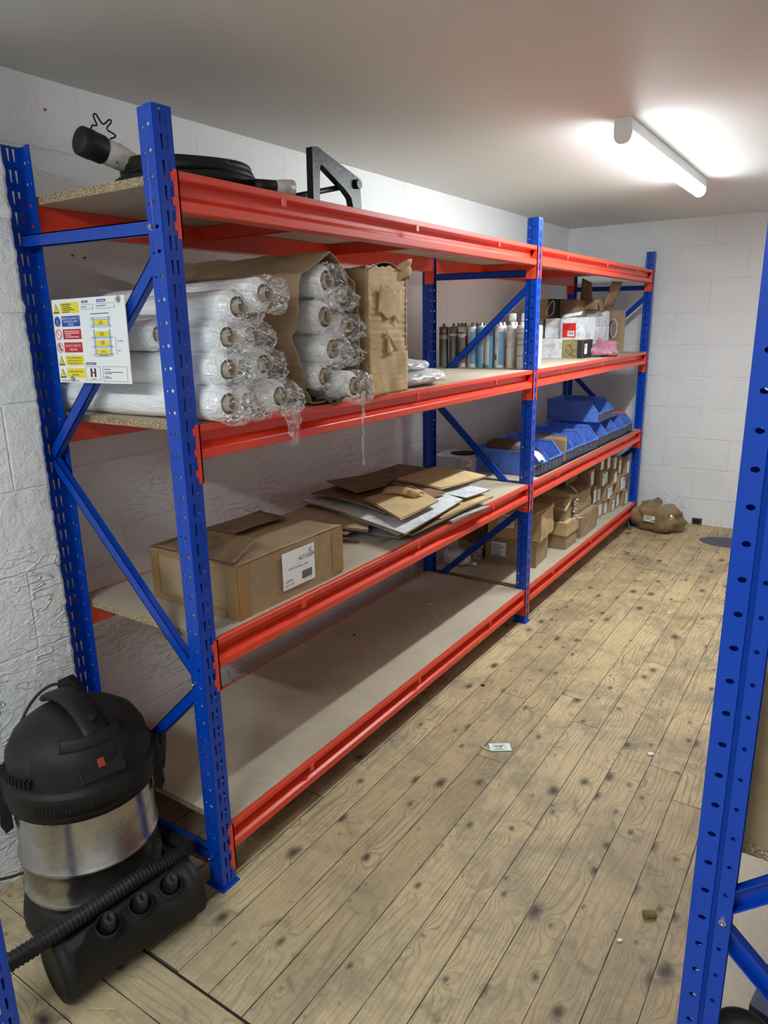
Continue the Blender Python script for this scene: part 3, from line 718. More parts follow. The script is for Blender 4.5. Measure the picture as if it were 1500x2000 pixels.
# tall crumpled carton standing beside
t = thing('cardboard_carton', 'tall torn and wrinkled brown carton standing open beside the film rolls', 'box', (-.2, .88, Z3))
N = 22
def face(o, du, dv, nu, nv, amp, seed, nrm):
    o = Vector(o); du = Vector(du); dv = Vector(dv); nrm = Vector(nrm)
    def fn(a, b):
        p = o+du*a+dv*b; q = amp*(nz(tuple(p+Vector((seed, 0, 0))), 7)+.6*nz(tuple(p), 19)+.4*math.sin(p.z*420+3*nz(tuple(p), 6)))
        if b > .96: p += dv*.03*nz((a*4, seed, 0), 2)
        return tuple(p+nrm*q)
    return MB().grid(fn, nu, nv)
h_ = .385
make('front_wall', face((.004, .752, Z3), (-.006, .236, 0), (-.006, .01, h_+.01), 24, 46, .006, 1, (1, 0, 0)), 'pale_carton', t, solid=.004)
make('side_wall', face((-.42, .752, Z3), (.424, 0, 0), (0, .01, h_), 30, 40, .004, 5, (0, 1, 0)), 'tan_carton', t, solid=.004)
make('side_wall', face((-.42, .988, Z3), (.418, 0, 0), (0, 0, h_), 30, 40, .004, 8, (0, 1, 0)), 'tan_carton', t, solid=.004)
make('back_wall', face((-.42, .752, Z3), (0, .236, 0), (0, 0, h_), 12, 20, .003, 11, (1, 0, 0)), 'tan_carton', t, solid=.004)
make('top_flap', MB().grid(lambda a, b: (-.30+.30*a, .77+.20*b, Z3+h_-.004+.026*math.sin(PI*b)*a+.006*nz((a, b, 4), 4)), 14, 12), 'dark_carton', t, solid=.003)
make('torn_flap', MB().grid(lambda a, b: (-.025+.035*math.sin(2.6*b)+.01*nz((a, b, 1), 3), .935+.075*b+.012*a, Z3+h_-.045+.055*a+.03*math.sin(2.4*b)), 8, 12), 'pale_carton', t, solid=.004)
make('torn_patch', MB().grid(lambda a, b: (.009+.004*math.sin(5*a)*b, .80+.13*a+.02*b, Z3+.25+.09*b-.02*a+.008*math.sin(11*a+3*b)), 14, 12), 'pale_carton', t, solid=.0015)
make('torn_patch', MB().grid(lambda a, b: (.0105+.003*math.sin(7*a), .850+.07*a*(1-b), Z3+.125+.08*b*(1-.3*a)+.012*a), 10, 8), 'pale_carton', t, solid=.001)
# clear bags of cable ties
def crumple(cx, cy, z0, lx, ly, lz, amp, seed, nu=34, nv=24):
    def fn(a, b):
        th = PI*a; ph = 2*PI*b; sx = (abs(math.sin(th))**.7)
        x = lx*.5*math.copysign(abs(math.cos(th))**.75, math.cos(th)); y = ly*.5*sx*math.copysign(abs(math.cos(ph))**.6, math.cos(ph)); z = lz*.5*sx*math.copysign(abs(math.sin(ph))**.8, math.sin(ph))
        q = 1+amp*(nz((x*1+seed, y, z), 24)+.5*nz((x+seed, y, z), 55))
        return (cx+x*q, cy+y*q, max(z0+.0006, z0+lz*.5+z*(1+amp*2*nz((x, y+seed, z), 20))))
    return MB().grid(fn, nu, nv)
for k, (lb, x, y, z, lx, ly, lz) in enumerate([('crinkled clear bag of metal parts lying flat on the shelf by the tall carton', -.12, 1.17, Z3, .23, .33, .056), ('crinkled clear bag lying on top of the other bag by the tall carton', -.14, 1.13, Z3+.052, .20, .27, .042)]):
    t = thing('parts_bag', lb, 'bag', (x, y, z)); make('contents', crumple(x, y, z+.002, lx*.86, ly*.86, lz*.7, .25, k+3), 'foil', t)
    make('bag_film', crumple(x, y, z, lx, ly, lz, .16, k+9), 'milky_wrap', t)
    if k == 0:
        make('wire_end', MB().tube(smooth([(-.09, 1.30, Z3+.012), (-.06, 1.33, Z3+.016), (-.06, 1.37, Z3+.006), (-.085, 1.385, Z3+.004), (-.11, 1.36, Z3+.006), (-.10, 1.33, Z3+.01)], 6), .0011, 6), 'steel', t)

# ------------------------------------------------------------------ second shelf from the bottom: big carton
t = thing('cardboard_carton', 'brown taped carton with a white barcode label on the third shelf down', 'box', (-.2, .39, Z2))
x0, x1, y0, y1, hh = -.372, -.030, .163, .622, .156
def lean(p): return p
mb, *_ = wob_prism([(x0, y0), (x1, y0+.008), (x1+.006, y1), (x0, y1)], Z2+.0005, Z2+hh, 'z', .0018, 8, 60, 12)
make('body', mb, 'tan_carton', t)
def flap(pts, lift, seed, mat='tan_carton', name='flap', n=14, curl=.0):
    a, b, c, d = [Vector(p) for p in pts]
    return make(name, MB().grid(lambda s, q: tuple(((a*(1-s)+b*s)*(1-q)+(d*(1-s)+c*s)*q)+Vector((0, 0, lift*q+curl*math.sin(PI*s)*q+.003*nz((s*2+seed, q*2, 0), 1.3)))), n, n), mat, t, solid=.004)
zt = Z2+hh+.003
flap([(x1+.002, y0+.01, zt), (x1+.006, y1-.002, zt), (-.195, y1-.01, zt-.004), (-.205, y0+.02, zt-.004)], -.008, 1)
flap([(x0, y1, zt), (x0, y0, zt), (-.212, y0+.01, zt+.001), (-.212, y1-.05, zt+.001)], .010, 3, 'dark_carton', curl=.006)
flap([(x0+.03, y0+.001, zt+.003), (x1-.01, y0+.004, zt+.003), (x1-.06, y0+.15, zt+.006), (x0+.05, y0+.15, zt+.006)], .016, 6, 'dark_carton', curl=.004)
tp = MB(); tp.box(x1-.001, x1+.0022, y0+.004, y0+.045, Z2+.002, Z2+hh-.002); tp.box(x1-.045, x1+.001, y0+.0005, y0+.007, Z2+.002, Z2+hh-.002)
make('tape', tp, 'tape_brown', t)
tp = MB(); tp.box(x0-.002, x0+.03, y0-.0015, y0+.002, Z2+.002, Z2+hh-.002); tp.box(x0+.03, x1-.045, y0-.002, y0+.002, Z2+.002, Z2+.022); tp.box(x0+.03, x1-.045, y0-.001, y0+.003, Z2+hh-.016, Z2+hh-.002)
make('tape', tp, 'tape_brown', t)
tp = MB().box(x1+.004, x1+.0078, y1-.05, y1+.002, Z2+.01, Z2+hh-.004); make('tape', tp, 'tape_brown', t)
T = frame((x1+.0072, .337, Z2+.030), (.012, 1, 0), (0, 0, 1)); lw, lh = .142, .112
lb = make('label', MB().box(0, lw, 0, lh, 0, .0006, T=T), 'label_white', t)
mb = MB(); L_ = lambda u, v: T @ Matrix.Translation((u*lw, v*lh, .001))
put_text(mb, 'AUTOGEM', .0175, L_(.50, .66), sx=.82); put_text(mb, 'GEM TCS Tyre Sealant   450ml', .0088, L_(.17, .49), sx=.78)
put_text(mb, 'GEMSEAL', .0095, L_(.07, .185), sx=.85); put_text(mb, 'Box of 20', .0105, L_(.07, .075), sx=.85)
random.seed(4); u = .58
while u < .90:
    wd = random.choice([.006, .009, .014]); mb.box(u*lw, (u+wd)*lw, .12*lh, .34*lh, .0008, .001, T=T); u += wd+random.choice([.006, .010])
for k in range(4): mb.box((.64+.07*k)*lw, (.655+.07*k)*lw, .075*lh, .10*lh, .0008, .001, T=T)
mb.tube([T @ Vector((.885*lw+.0055*math.cos(a), .845*lh+.0055*math.sin(a), .0012)) for a in [.5+5.2*k/16 for k in range(17)]], .0007, 6)
make('lettering', mb, 'ink_black', lb)

# ------------------------------------------------------------------ flattened cartons in a loose pile
fg = 'flattened cartons piled on the third shelf down'
def card(label, poly, z0, z1, mat, bend=0, seed=0, folds=1, th=.007):
    t = thing('flattened_carton', label, 'cardboard', (sum(p[0] for p in poly)/4, sum(p[1] for p in poly)/4, min(z0, z1)), fg)
    sheet(poly, z0, z1, th*.42, [mat, 'corrugated_edge'], 'lower_panel', t, bend, seed)
    q = [(p[0]+.006*math.cos(k*2+seed), p[1]+.008*math.sin(k+seed)) for k, p in enumerate(poly)]
    sheet(q, z0+th*.55, z1+th*.58, th*.40, [mat, 'corrugated_edge'], 'upper_panel', t, bend*1.02, seed+.05)
    return t
z = Z2+.001
card('grey flattened carton at the very bottom of the pile, nearest corner showing', [(-.46, .93), (-.09, .935), (-.075, 1.42), (-.46, 1.45)], z, z, 'grey_card', 0, 1)
card('grey lower flattened carton poking out at the right front edge of the pile', [(-.36, 1.28), (.012, 1.30), (.03, 1.60), (-.36, 1.62)], z, z+.004, 'grey_card', 0, 2)
card('grey flattened carton second from the bottom with dark stripes', [(-.50, .95), (-.04, .99), (-.09, 1.50), (-.52, 1.45)], z+.009, z+.012, 'grey_card', .002, 3)
card('brown flattened carton low in the pile under the white ones', [(-.46, 1.08), (-.005, 1.02), (.0, 1.54), (-.45, 1.60)], z+.020, z+.022, 'dark_carton', .002, 4)
card('brown flattened carton leaning out behind the big carton', [(-.56, .80), (-.20, .88), (-.26, 1.25), (-.58, 1.22)], z+.034, z+.030, 'dark_carton', .010, 5)
card('pale flattened carton with a light edge beside the big carton', [(-.52, .79), (-.14, .93), (-.30, 1.18), (-.56, 1.10)], z+.048, z+.040, 'tan_carton', .006, 6)
card('pale flattened carton ending at the right front of the pile', [(-.40, 1.25), (-.01, 1.24), (.02, 1.655), (-.38, 1.70)], z+.032, z+.030, 'pale_carton', .004, 7)
card('white flattened carton under the broad white one', [(-.56, 1.10), (-.02, .945), (-.04, 1.42), (-.50, 1.60)], z+.050, z+.038, 'white_card', .006, 8)
card('broad bright white flattened carton with its corner pointing at the aisle', [(-.57, 1.08), (.022, .930), (-.035, 1.475), (-.50, 1.62)], z+.064, z+.052, 'white_card', .006, 9)
card('narrow white flattened carton at the right of the pile below the tan one', [(-.40, 1.50), (-.035, 1.505), (-.012, 1.69), (-.36, 1.72)], z+.062, z+.052, 'white_card', .003, 10)
card('large dark brown flattened carton covering the pile', [(-.57, 1.14), (-.15, 1.06), (-.11, 1.46), (-.55, 1.66)], z+.086, z+.074, 'dark_carton', .012, 11)
card('dark brown flattened carton at the back top of the pile', [(-.56, 1.42), (-.24, 1.40), (-.20, 1.72), (-.55, 1.78)], z+.100, z+.090, 'dark_carton', .006, 12)
card('tan flattened carton at the top right of the pile', [(-.36, 1.45), (-.135, 1.475), (-.085, 1.80), (-.34, 1.80)], z+.108, z+.086, 'pale_carton', .004, 13)
card('small square tan flattened carton on top of the pile', [(-.29, 1.12), (-.025, .975), (-.045, 1.285), (-.25, 1.42)], z+.100, z+.086, 'pale_carton', .003, 14)
t = thing('torn_cardboard', 'loose torn dark cardboard piece lying on the pile', 'cardboard', (-.5, 1.35, z+.118))
mb, *_ = wob_prism([(-.57, 1.24), (-.33, 1.13), (-.30, 1.30), (-.36, 1.46), (-.50, 1.42)], z+.121, z+.124, 'z', .006, 12, 40, 2)
make('piece', mb, 'dark_carton', t)
t = thing('torn_cardboard', 'curled torn strip of brown cardboard on the small square carton', 'cardboard', (-.2, 1.22, z+.105))
make('strip', MB().grid(lambda a, b: (-.27+.15*a+.01*b, 1.22+.055*b+.02*a, z+.106+.022*math.sin(PI*b*.9)+.008*math.sin(4*a)), 12, 10), 'pale_carton', t, solid=.002)
make('roll_end', MB().tube([(-.155, 1.235, z+.120), (-.118, 1.262, z+.118)], .013, 14), 'pale_carton', t)

# crumbs on the bottom shelf
for k, (x, y, s, m, lb) in enumerate([(-.32, 1.70, .008, 'white_plastic', 'larger white chip on the empty bottom shelf'), (-.30, 1.735, .006, 'white_plastic', 'smaller white chip beside the larger one on the bottom shelf'),
        (-.24, 1.55, .007, 'steel', 'small metal screw on the empty bottom shelf'), (-.22, 1.58, .006, 'white_plastic', 'white crumb beside the small screw on the bottom shelf'), (-.43, 1.22, .006, 'black_rubber', 'small dark knot of dirt on the bottom shelf')]):
    o = make('debris_chip', MB().lathe([(0, 0), (s, .0005), (s*.8, s*.5), (0, s*.6)], 7, 0, Matrix.Translation((x, y, Z1))), m); tag(o, lb, 'debris')

def blob_pre(cx, cy, lx, ly, lz, rot, amp, seed, z0=0, nu=32, nv=30, px=.6):
    R3 = Matrix.Rotation(rot, 3, 'Z'); sg = lambda q, e: math.copysign(abs(q)**e, q)
    def fn(a, b):
        th = PI*a; ph = 2*PI*b; s = math.sin(th)
        p = Vector((lx/2*sg(math.cos(th), px), ly/2*sg(s, px)*sg(math.cos(ph), px+.2), lz/2*sg(s, px)*sg(math.sin(ph), px+.2)))
        q = amp*(nz(tuple(p+Vector((seed, 0, 0))), 14)+.6*nz(tuple(p+Vector((0, seed, 0))), 33))
        p = R3 @ (p*(1+q/.1)); return (cx+p.x, cy+p.y, max(z0+.0008, z0+lz/2+p.z))
    return MB().grid(fn, nu, nv)

# ------------------------------------------------------------------ far bay, second shelf from the top: sealant tubes
def tube_thing(x, y, body, bands, label, top='tube_white', group='sealant tubes standing in rows', h=.200, z0=None, r=.0240):
    z0 = Z3 if z0 is None else z0
    t = thing('sealant_tube', label, 'tube', (x, y, z0), group); T = Matrix.Translation((x, y, z0))
    make('barrel', MB().lathe([(r*.97, .0), (r*1.03, .002), (r*1.03, .006), (r, .008), (r, h-.014), (r*1.03, h-.012), (r*1.03, h)], 26, 0, T), body, t)
    make('neck', MB().lathe([(r*.9, h), (r*.88, h+.002), (.0065, h+.004), (.0068, h+.013), (.0062, h+.016), (.004, h+.019), (0, h+.020)], 18, 0, T), top, t)
    for k, (z0_, z1_, a0, a1, m) in enumerate(bands):
        mb = MB(); n = 12
        mb.add([((r+.0006)*math.cos(a0+(a1-a0)*i/n), (r+.0006)*math.sin(a0+(a1-a0)*i/n), z) for i in range(n+1) for z in (z0_*h, z1_*h)], [(2*i, 2*i+2, 2*i+3, 2*i+1) for i in range(n)], 0, True, T)
        make('print_band', mb, m, t)
    return t
F = -PI*.5
tubes = [
 (-.530, 'tube_grey', [(.70, .80, F-1.4, F+1.4, 'tube_white'), (.845, .86, F-.9, F+.9, 'ink_black')], 'tube_grey', 'grey sealant tube at the wall end of the front row'),
 (-.474, 'tube_grey', [(.78, .84, F-1.4, F+1.4, 'tube_white')], 'tube_grey', 'second grey sealant tube from the wall'),
 (-.420, 'tube_white', [(.12, .18, F-1.5, F+1.5, 'orange_band'), (.24, .74, F-1.2, F+.9, 'tube_grey'), (.84, .87, F-1, F+1, 'ink_black'), (.24, .78, F+.95, F+1.6, 'tube_red')], 'tube_grey', 'white sealant tube with an orange band near its foot'),
 (-.366, 'tube_white', [(.10, .88, F-.1, F+1.3, 'tube_blue'), (.3, .5, F-.9, F-.2, 'tube_grey')], 'tube_grey', 'stained white sealant tube with a blue side behind the brace'),
 (-.318, 'tube_blue', [(.1, .9, F+.6, F+1.3, 'tube_white')], 'tube_white', 'blue sealant tube half hidden by the brace'),
 (-.270, 'tube_blue', [(.08, .90, F-1.0, F+.3, 'tube_white')], 'tube_white', 'blue sealant tube with large white upright lettering'),
 (-.218, 'tube_white', [(.08, .88, F+.25, F+1.35, 'tube_blue'), (.2, .34, F-.8, F-.1, 'tube_grey')], 'tube_white', 'stained white sealant tube with a blue right side'),
 (-.158, 'tube_white', [(.48, .54, F-1.2, F-.6, 'tube_red')], 'tube_white', 'plain stained white sealant tube with a small red mark'),
 (-.102, 'tube_white', [(.06, .86, F-1.6, F-1.0, 'tube_red'), (.82, .84, F-1, F+1.2, 'tube_grey'), (.68, .70, F-1, F+1.2, 'tube_grey'), (.55, .57, F-1, F+1.2, 'tube_grey'), (.30, .32, F-1, F+1.2, 'tube_grey')], 'tube_white', 'white sealant tube with thin grey rings and a red edge beside the middle post'),
 (-.024, 'tube_white', [(.3, .8, F-1.2, F-.2, 'tube_grey')], 'tube_white', 'white sealant tube on the aisle side of the middle post'),
]
for k, (x, body, bands, top, lb) in enumerate(tubes):
    t = tube_thing(x, 2.205+.004*math.sin(k*2), body, bands, lb, top)
    if k == 5:
        T_ = frame((x+.004, 2.205-.0222, Z3+.165), (0, 0, -1), (1, 0, 0)); mb = MB()
        put_text(mb, 'INDUSTRIAL', .016, T_, sx=1.35); make('lettering', mb, 'sign_blue', t)
k = 0
for row in range(1, 3):
    for i in range(9):
        x = -.505+.054*i+.006*math.sin(i*3+row); y = 2.205+.050*row
        if row == 3 and i > 5: continue
        body = 'tube_grey' if i < 4 else 'tube_white'
        lb = {1: 'sealant tube cap showing over the front row', 2: 'sealant tube in the third row', 3: 'sealant tube in the back row'}[row]
        tube_thing(x, y, body, [], f'{"grey" if i < 4 else "white"} {lb}, {["at the wall end", "one in from the wall end", "two in from the wall end", "last grey one before the white ones", "first white one after the grey ones", "behind the blue tubes", "near the middle of the white ones", "near the aisle end", "at the aisle end"][i]}', 'tube_grey' if i < 4 else 'tube_white')
def bottle(x, y, label, h=.26, r=.035):
    t = thing('pump_bottle', label, 'bottle', (x, y, Z3)); T = Matrix.Translation((x, y, Z3))
    make('body', MB().lathe([(r, 0), (r, h*.62), (r*.8, h*.74), (r*.42, h*.82), (r*.42, h*.86)], 26, 0, T), 'tube_white', t)
    make('cap', MB().lathe([(r*.55, h*.86), (r*.55, h*1.0), (r*.45, h*1.01)], 20, 0, T), 'milky_wrap', t)
bottle(-.250, 2.43, 'pale plastic bottle behind the tubes, left of the pair'); bottle(-.185, 2.44, 'pale plastic bottle behind the tubes, beside the middle post')

# far bay, second shelf from the top: boxes and a cloth
def bx(name, label, x0, x1, y0, y1, z0, z1, mat, amp=.001, group=None, cat='box', flaps=None, yaw=0, seed=0):
    t = thing(name, label, cat, ((x0+x1)/2, (y0+y1)/2, z0), group)
    cx, cy = (x0+x1)/2, (y0+y1)/2; c, s = math.cos(yaw), math.sin(yaw)
    pol = [(cx+(a-cx)*c-(b-cy)*s, cy+(a-cx)*s+(b-cy)*c) for a, b in ((x0, y0), (x1, y0), (x1, y1), (x0, y1))]
    mb, *_ = wob_prism(pol, z0+.0006, z1, 'z', amp, 12, 32, 7, seed=seed)
    make('body', mb, mat, t); return t
def front_T(x0, y0, z): return frame((x0, y0-.0012, z), (1, 0, 0), (0, 0, 1))
def side_T(x1, y0, z): return frame((x1+.0012, y0, z), (0, 1, 0), (0, 0, 1))
bx('carton', 'plain white box standing nearest on the shelf right of the middle post', -.400, -.258, 3.18, 3.36, Z3, Z3+.118, 'white_card', .002)
t = bx('bulb_box', 'gold and black bulb box on the shelf beside the plain white box', -.255, -.130, 3.20, 3.38, Z3, Z3+.108, 'gold_card')
mb = MB()
for cxx, czz, rx, rz, a in ((.045, .05, .020, .032, .5), (.075, .075, .022, .03, -.5), (.030, .03, .02, .02, .2), (.075, .03, .02, .018, .1)):
    T_ = front_T(-.255+cxx, 3.20, Z3+czz)
    mb.tube([tuple(T_ @ Vector((rx*math.cos(q)*math.cos(a)-rz*math.sin(q)*math.sin(a), rx*math.cos(q)*math.sin(a)+rz*math.sin(q)*math.cos(a), 0))) for q in [2*PI*i/24 for i in range(24)]], .0011, 6, closed=True)
make('bulb_drawing', mb, 'brown_card', t)
make('dark_panel', MB().box(-.1295, -.1275, 3.203, 3.377, Z3+.002, Z3+.106), 'ink_black', t); make('dark_panel', MB().box(-.160, -.1305, 3.196, 3.1995, Z3+.002, Z3+.106), 'ink_black', t)
label_on(t, side_T(-.1265, 3.22, Z3+.025), .05, .06, [.5, .6], .008)
t = bx('carton', 'torn white box with a red label and open lid in the middle of the pile', -.275, -.130, 3.21, 3.42, Z3+.109, Z3+.240, 'white_card', .003, seed=4)
T_ = front_T(-.262, 3.208, Z3+.125); lb = make('red_label', MB().box(0, .082, 0, .082, 0, .001, T=T_), 'red_label', t)
make('white_patch', MB().box(.032, .074, .006, .036, .001, .0016, T=T_), 'label_white', lb); mb = MB(); 
for i in range(9): mb.box(.036+.004*i, .038+.004*i, .012, .032, .0016, .002, T=T_)
for i in range(3): mb.box(.008, .05-.008*i, .066-.009*i, .069-.009*i, .001, .0015, T=T_)
make('lettering', mb, 'ink_black', lb)
make('lid_flap', MB().grid(lambda a, b: (-.272+.12*a, 3.205+.03*b, Z3+.236+.018*a+.02*b), 6, 4), 'white_card', t, solid=.003)
bx('carton', 'tall grey-white box on top of the plain white box', -.385, -.285, 3.24, 3.44, Z3+.119, Z3+.236, 'white_card', .002, seed=7)
bx('carton', 'pale stained box behind the middle post on the tube shelf', -.455, -.400, 3.20, 3.40, Z3+.119, Z3+.232, 'grey_card', .002, seed=8)
bx('carton', 'grey box low behind the middle post on the tube shelf', -.475, -.405, 3.20, 3.40, Z3, Z3+.118, 'grey_card', .002, seed=9)
t = bx('bulb_box', 'gold and black bulb box with a white pear outline high on the pile', -.470, -.335, 3.25, 3.45, Z3+.237, Z3+.352, 'gold_card')
make('dark_panel', MB().box(-.375, -.333, 3.244, 3.448, Z3+.238, Z3+.351), 'ink_black', t)
T_ = frame((-.355, 3.2425, Z3+.295), (1, 0, 0), (0, 0, 1)); make('pear_outline', MB().tube([tuple(T_ @ Vector((.020*math.sin(q)*(1-.35*math.cos(q))*1.0+.010*math.cos(q), .044*math.cos(q), 0))) for q in [2*PI*i/28 for i in range(28)]], .0016, 6, closed=True), 'label_white', t)
bx('carton', 'small brown box right of the pear outline on the pile', -.330, -.225, 3.33, 3.50, Z3+.241, Z3+.345, 'dark_carton', .003, seed=12)
t = thing('cardboard_carton', 'open brown carton with tall flaps standing up at the top of the pile', 'box', (-.2, 3.6, Z3+.29))
for nm, f in (('wall', lambda a, b: (-.265+.115*a, 3.50, Z3+.285+.06*b)), ('wall', lambda a, b: (-.150, 3.50+.18*a, Z3+.285+.06*b)), ('wall', lambda a, b: (-.265, 3.50+.18*a, Z3+.285+.06*b)), ('bottom', lambda a, b: (-.265+.115*a, 3.50+.18*b, Z3+.285)),
              ('flap', lambda a, b: (-.262+.075*a-.012*b*a, 3.505+.015*b, Z3+.345+(.135-.03*a)*b)), ('flap', lambda a, b: (-.148+.055*b+.03*a, 3.60+.12*a, Z3+.30+.155*b)), ('flap', lambda a, b: (-.148+.02*b, 3.505+.08*a, Z3+.345-.075*b))):
    make(nm, MB().grid(f, 5, 5), 'dark_carton', t, solid=.004)
rc = ['bottom', 'middle', 'top']
for i in range(2):
    for j in range(3):
        bx('carton', f'little white carton, {rc[j]} of the {"near" if i == 0 else "far"} stack behind the pink cloth', -.248+.006*j, -.150+.004*i-.003*j, 3.56+.115*i, 3.665+.115*i, Z3+.0935*j, Z3+.092+.0935*j, 'white_card', .003, 'little white cartons stacked behind the pink cloth', seed=i*3+j)
t = thing('cardboard_sheet', 'large upright brown cardboard panel at the far end of the tube shelf', 'cardboard', (-.22, 4.10, Z3))
mb, *_ = wob_prism([(-.300, 4.06), (-.135, 4.09), (-.135, 4.096), (-.300, 4.066)], Z3+.001, Z3+.285, 'z', .002, 5, 40, 14); make('panel', mb, 'tan_carton', t)
t = thing('tape_loop', 'dark loop of strap hanging on the upright brown panel', 'strap', (-.2, 3.95, Z3+.1))
make('loop', MB().tube([(-.165+.022*math.cos(q), 3.93, Z3+.165+.062*math.sin(q)) for q in [2*PI*i/24 for i in range(24)]], .0075, 8, closed=True), 'grey_card', t)
make('inner_band', MB().tube([(-.170+.018*math.cos(q), 3.922, Z3+.160+.055*math.sin(q)) for q in [PI*.5+PI*i/16 for i in range(17)]], .005, 8), 'black_rubber', t)
t = thing('cloth', 'crumpled pink cloth in front of the little white cartons', 'cloth', (-.12, 3.56, Z3))
make('folds', blob_pre(-.115, 3.50, .20, .26, .070, .3, .055, 6, Z3), 'pink_cloth', t)
make('folds', blob_pre(-.105, 3.54, .10, .12, .095, -.4, .055, 13, Z3+.015), 'pink_cloth', t)

# far bay, third shelf down: flat white box and blue bins
t = thing('carton', 'flat white box with a round hole in its lid and a small label', 'box', (-.48, 2.38, Z2))
a, b, c, d = (-.620, 2.235), (-.372, 2.262), (-.392, 2.50), (-.640, 2.47)
mb, *_ = wob_prism([a, b, c, d], Z2+.0006, Z2+.070, 'z', .0012, 10, 32, 6); make('body', mb, 'white_card', t)
make('round_hole', MB().lathe([(.075, 0), (.075, .0012), (0, .0012)], 32, 0, Matrix.Translation((-.50, 2.385, Z2+.0702))), 'dark_hole', t)
T_ = frame((-.442, 2.2535, Z2+.022), (.248, .027, 0), (0, 0, 1)); label_on(t, T_, .058, .040, [.6, .8, .5, .3], .006, gap=.008)
def bin_box(label, x, y, z, L=.335, Wd=.19, Hh=.125, yaw=0, fill=None, seed=0, group='blue storage bins along the shelf'):
    """open-fronted plastic bin, mouth towards +x, near corner of its front foot at (x, y)"""
    t = thing('storage_bin', label, 'bin', (x, y, z), group); R3 = Matrix.Translation((x, y, z)) @ Matrix.Rotation(yaw, 4, 'Z')
    ti = .010; K = R3
    side = [(0, .003), (0, Hh*.42), (-.055, Hh*.97), (-L+.004, Hh), (-L, .003)]
    def sd(y0, y1, inset=0): return MB().prism([(a, b) for a, b in side], y0, y1, 'y', T=K)
    make('side_wall', sd(.004, .007), 'bin_blue', t); make('side_wall', sd(Wd-.007, Wd-.004), 'bin_blue', t)
    make('floor_panel', MB().box(-L, 0, .004, Wd-.004, .001, .005, T=K), 'bin_blue', t)
    make('back_wall', MB().box(-L, -L+.003, .004, Wd-.004, .003, Hh, T=K), 'bin_blue', t)
    fw_ = make('front_lip', MB().box(-.002, .002, .004, Wd-.004, .002, Hh*.42, T=K), 'bin_grime', t)
    rim = MB()
    for yy in (.003, Wd-.009): rim.add([(a, yy+q, b+w) for a, b in ((-L, Hh), (-.056, Hh*.97), (.002, Hh*.42)) for q, w in ((0, -.006), (0, .002), (.006, .002), (.006, -.006))], [(0, 4, 5, 1), (1, 5, 6, 2), (2, 6, 7, 3), (4, 8, 9, 5), (5, 9, 10, 6), (6, 10, 11, 7), (0, 1, 2, 3), (8, 11, 10, 9)], 0, False, K)
    rim.box(-.003, .006, .004, Wd-.004, Hh*.40, Hh*.46, T=K); rim.box(-L-.004, -L+.004, .004, Wd-.004, Hh-.006, Hh+.002, T=K); make('rim', rim, 'bin_blue', t)
    rb = MB()
    for q in (.25, .5, .75): rb.box(.002, .0045, Wd*q-.002, Wd*q+.002, .004, Hh*.40, T=K)
    make('rib', rb, 'bin_grime', fw_)
    return t
names = ['blue storage bin nearest the middle post, filled with paper and scraps', 'blue storage bin second from the middle post', 'blue storage bin holding cardboard strips', 'blue storage bin beside the one with cardboard strips, dark inside', 'blue storage bin in the middle of the row under the upper bin’s near corner',
         'blue storage bin under the middle of the upper bin', 'blue storage bin under the far corner of the upper bin', 'blue storage bin just beyond the upper bin', 'last blue storage bin by the far post']
ys = [2.275, 2.475, 2.70, 2.90, 3.105, 3.325, 3.545, 3.75, 3.955]
for k, y in enumerate(ys):
    bin_box(names[k].replace('’', "'"), -.050+.006*math.sin(k*2), y, Z2, yaw=-.03+.02*math.sin(k), seed=k, Wd=.195 if k else .19, Hh=.135 if k in (1, 3, 4, 5) else .128)
bin_box('upper blue storage bin lying across the others', -.075, 3.42, Z2+.137, L=.34, Wd=.34, Hh=.135, yaw=.03, group=None)
t = thing('storage_bin', 'small red rimmed bin behind the row, beyond the upper bin', 'bin', (-.2, 3.86, Z2+.1)); make('rim', MB().tube([(-.11, 3.83, Z2+.150), (-.09, 3.90, Z2+.152), (-.06, 3.96, Z2+.140), (-.05, 3.965, Z2+.118)], .006, 8), 'red_paint', t)
make('body', MB().box(-.30, -.10, 3.80, 3.93, Z2+.128, Z2+.150), 'bin_blue', t)
t = thing('paper_scrap', 'white paper and grey scraps piled in the nearest blue bin', 'scraps', (-.2, 2.36, Z2+.1))
make('grey_cloth', blob_pre(-.235, 2.370, .22, .14, .075, .2, .02, 5, Z2+.095), 'brown_card', t); make('white_sheet', MB().grid(lambda a, b: (-.12+.095*a, 2.30+.09*b, Z2+.112+.02*math.sin(3*a)-.04*a*a+.008*math.sin(5*b)), 10, 10), 'label_white', t, solid=.001)
make('brown_disc', MB().cyl((-.09, 2.33, Z2+.07), (-.075, 2.34, Z2+.078), .035, 24), 'tan_carton', t)
for k in range(7):
    o = make('cardboard_strip', MB().box(-.28, -.045-.006*k, 2.735+.020*k, 2.739+.020*k, Z2+.008, Z2+.125+.006*math.sin(k*2.3)), 'pale_carton' if k % 2 else 'tan_carton')
    tag(o, f'upright cardboard strip in the blue bin, {["first", "second", "third", "fourth", "fifth", "sixth", "last"][k]} from the near side', 'cardboard', 'cardboard strips standing in a blue bin')
mt = bx('rubber_mat', 'thin black mat under the blue bins', -.43, -.022, 2.29, 4.10, Z2-.0005, Z2+.0012, 'black_rubber', 0, cat='mat')

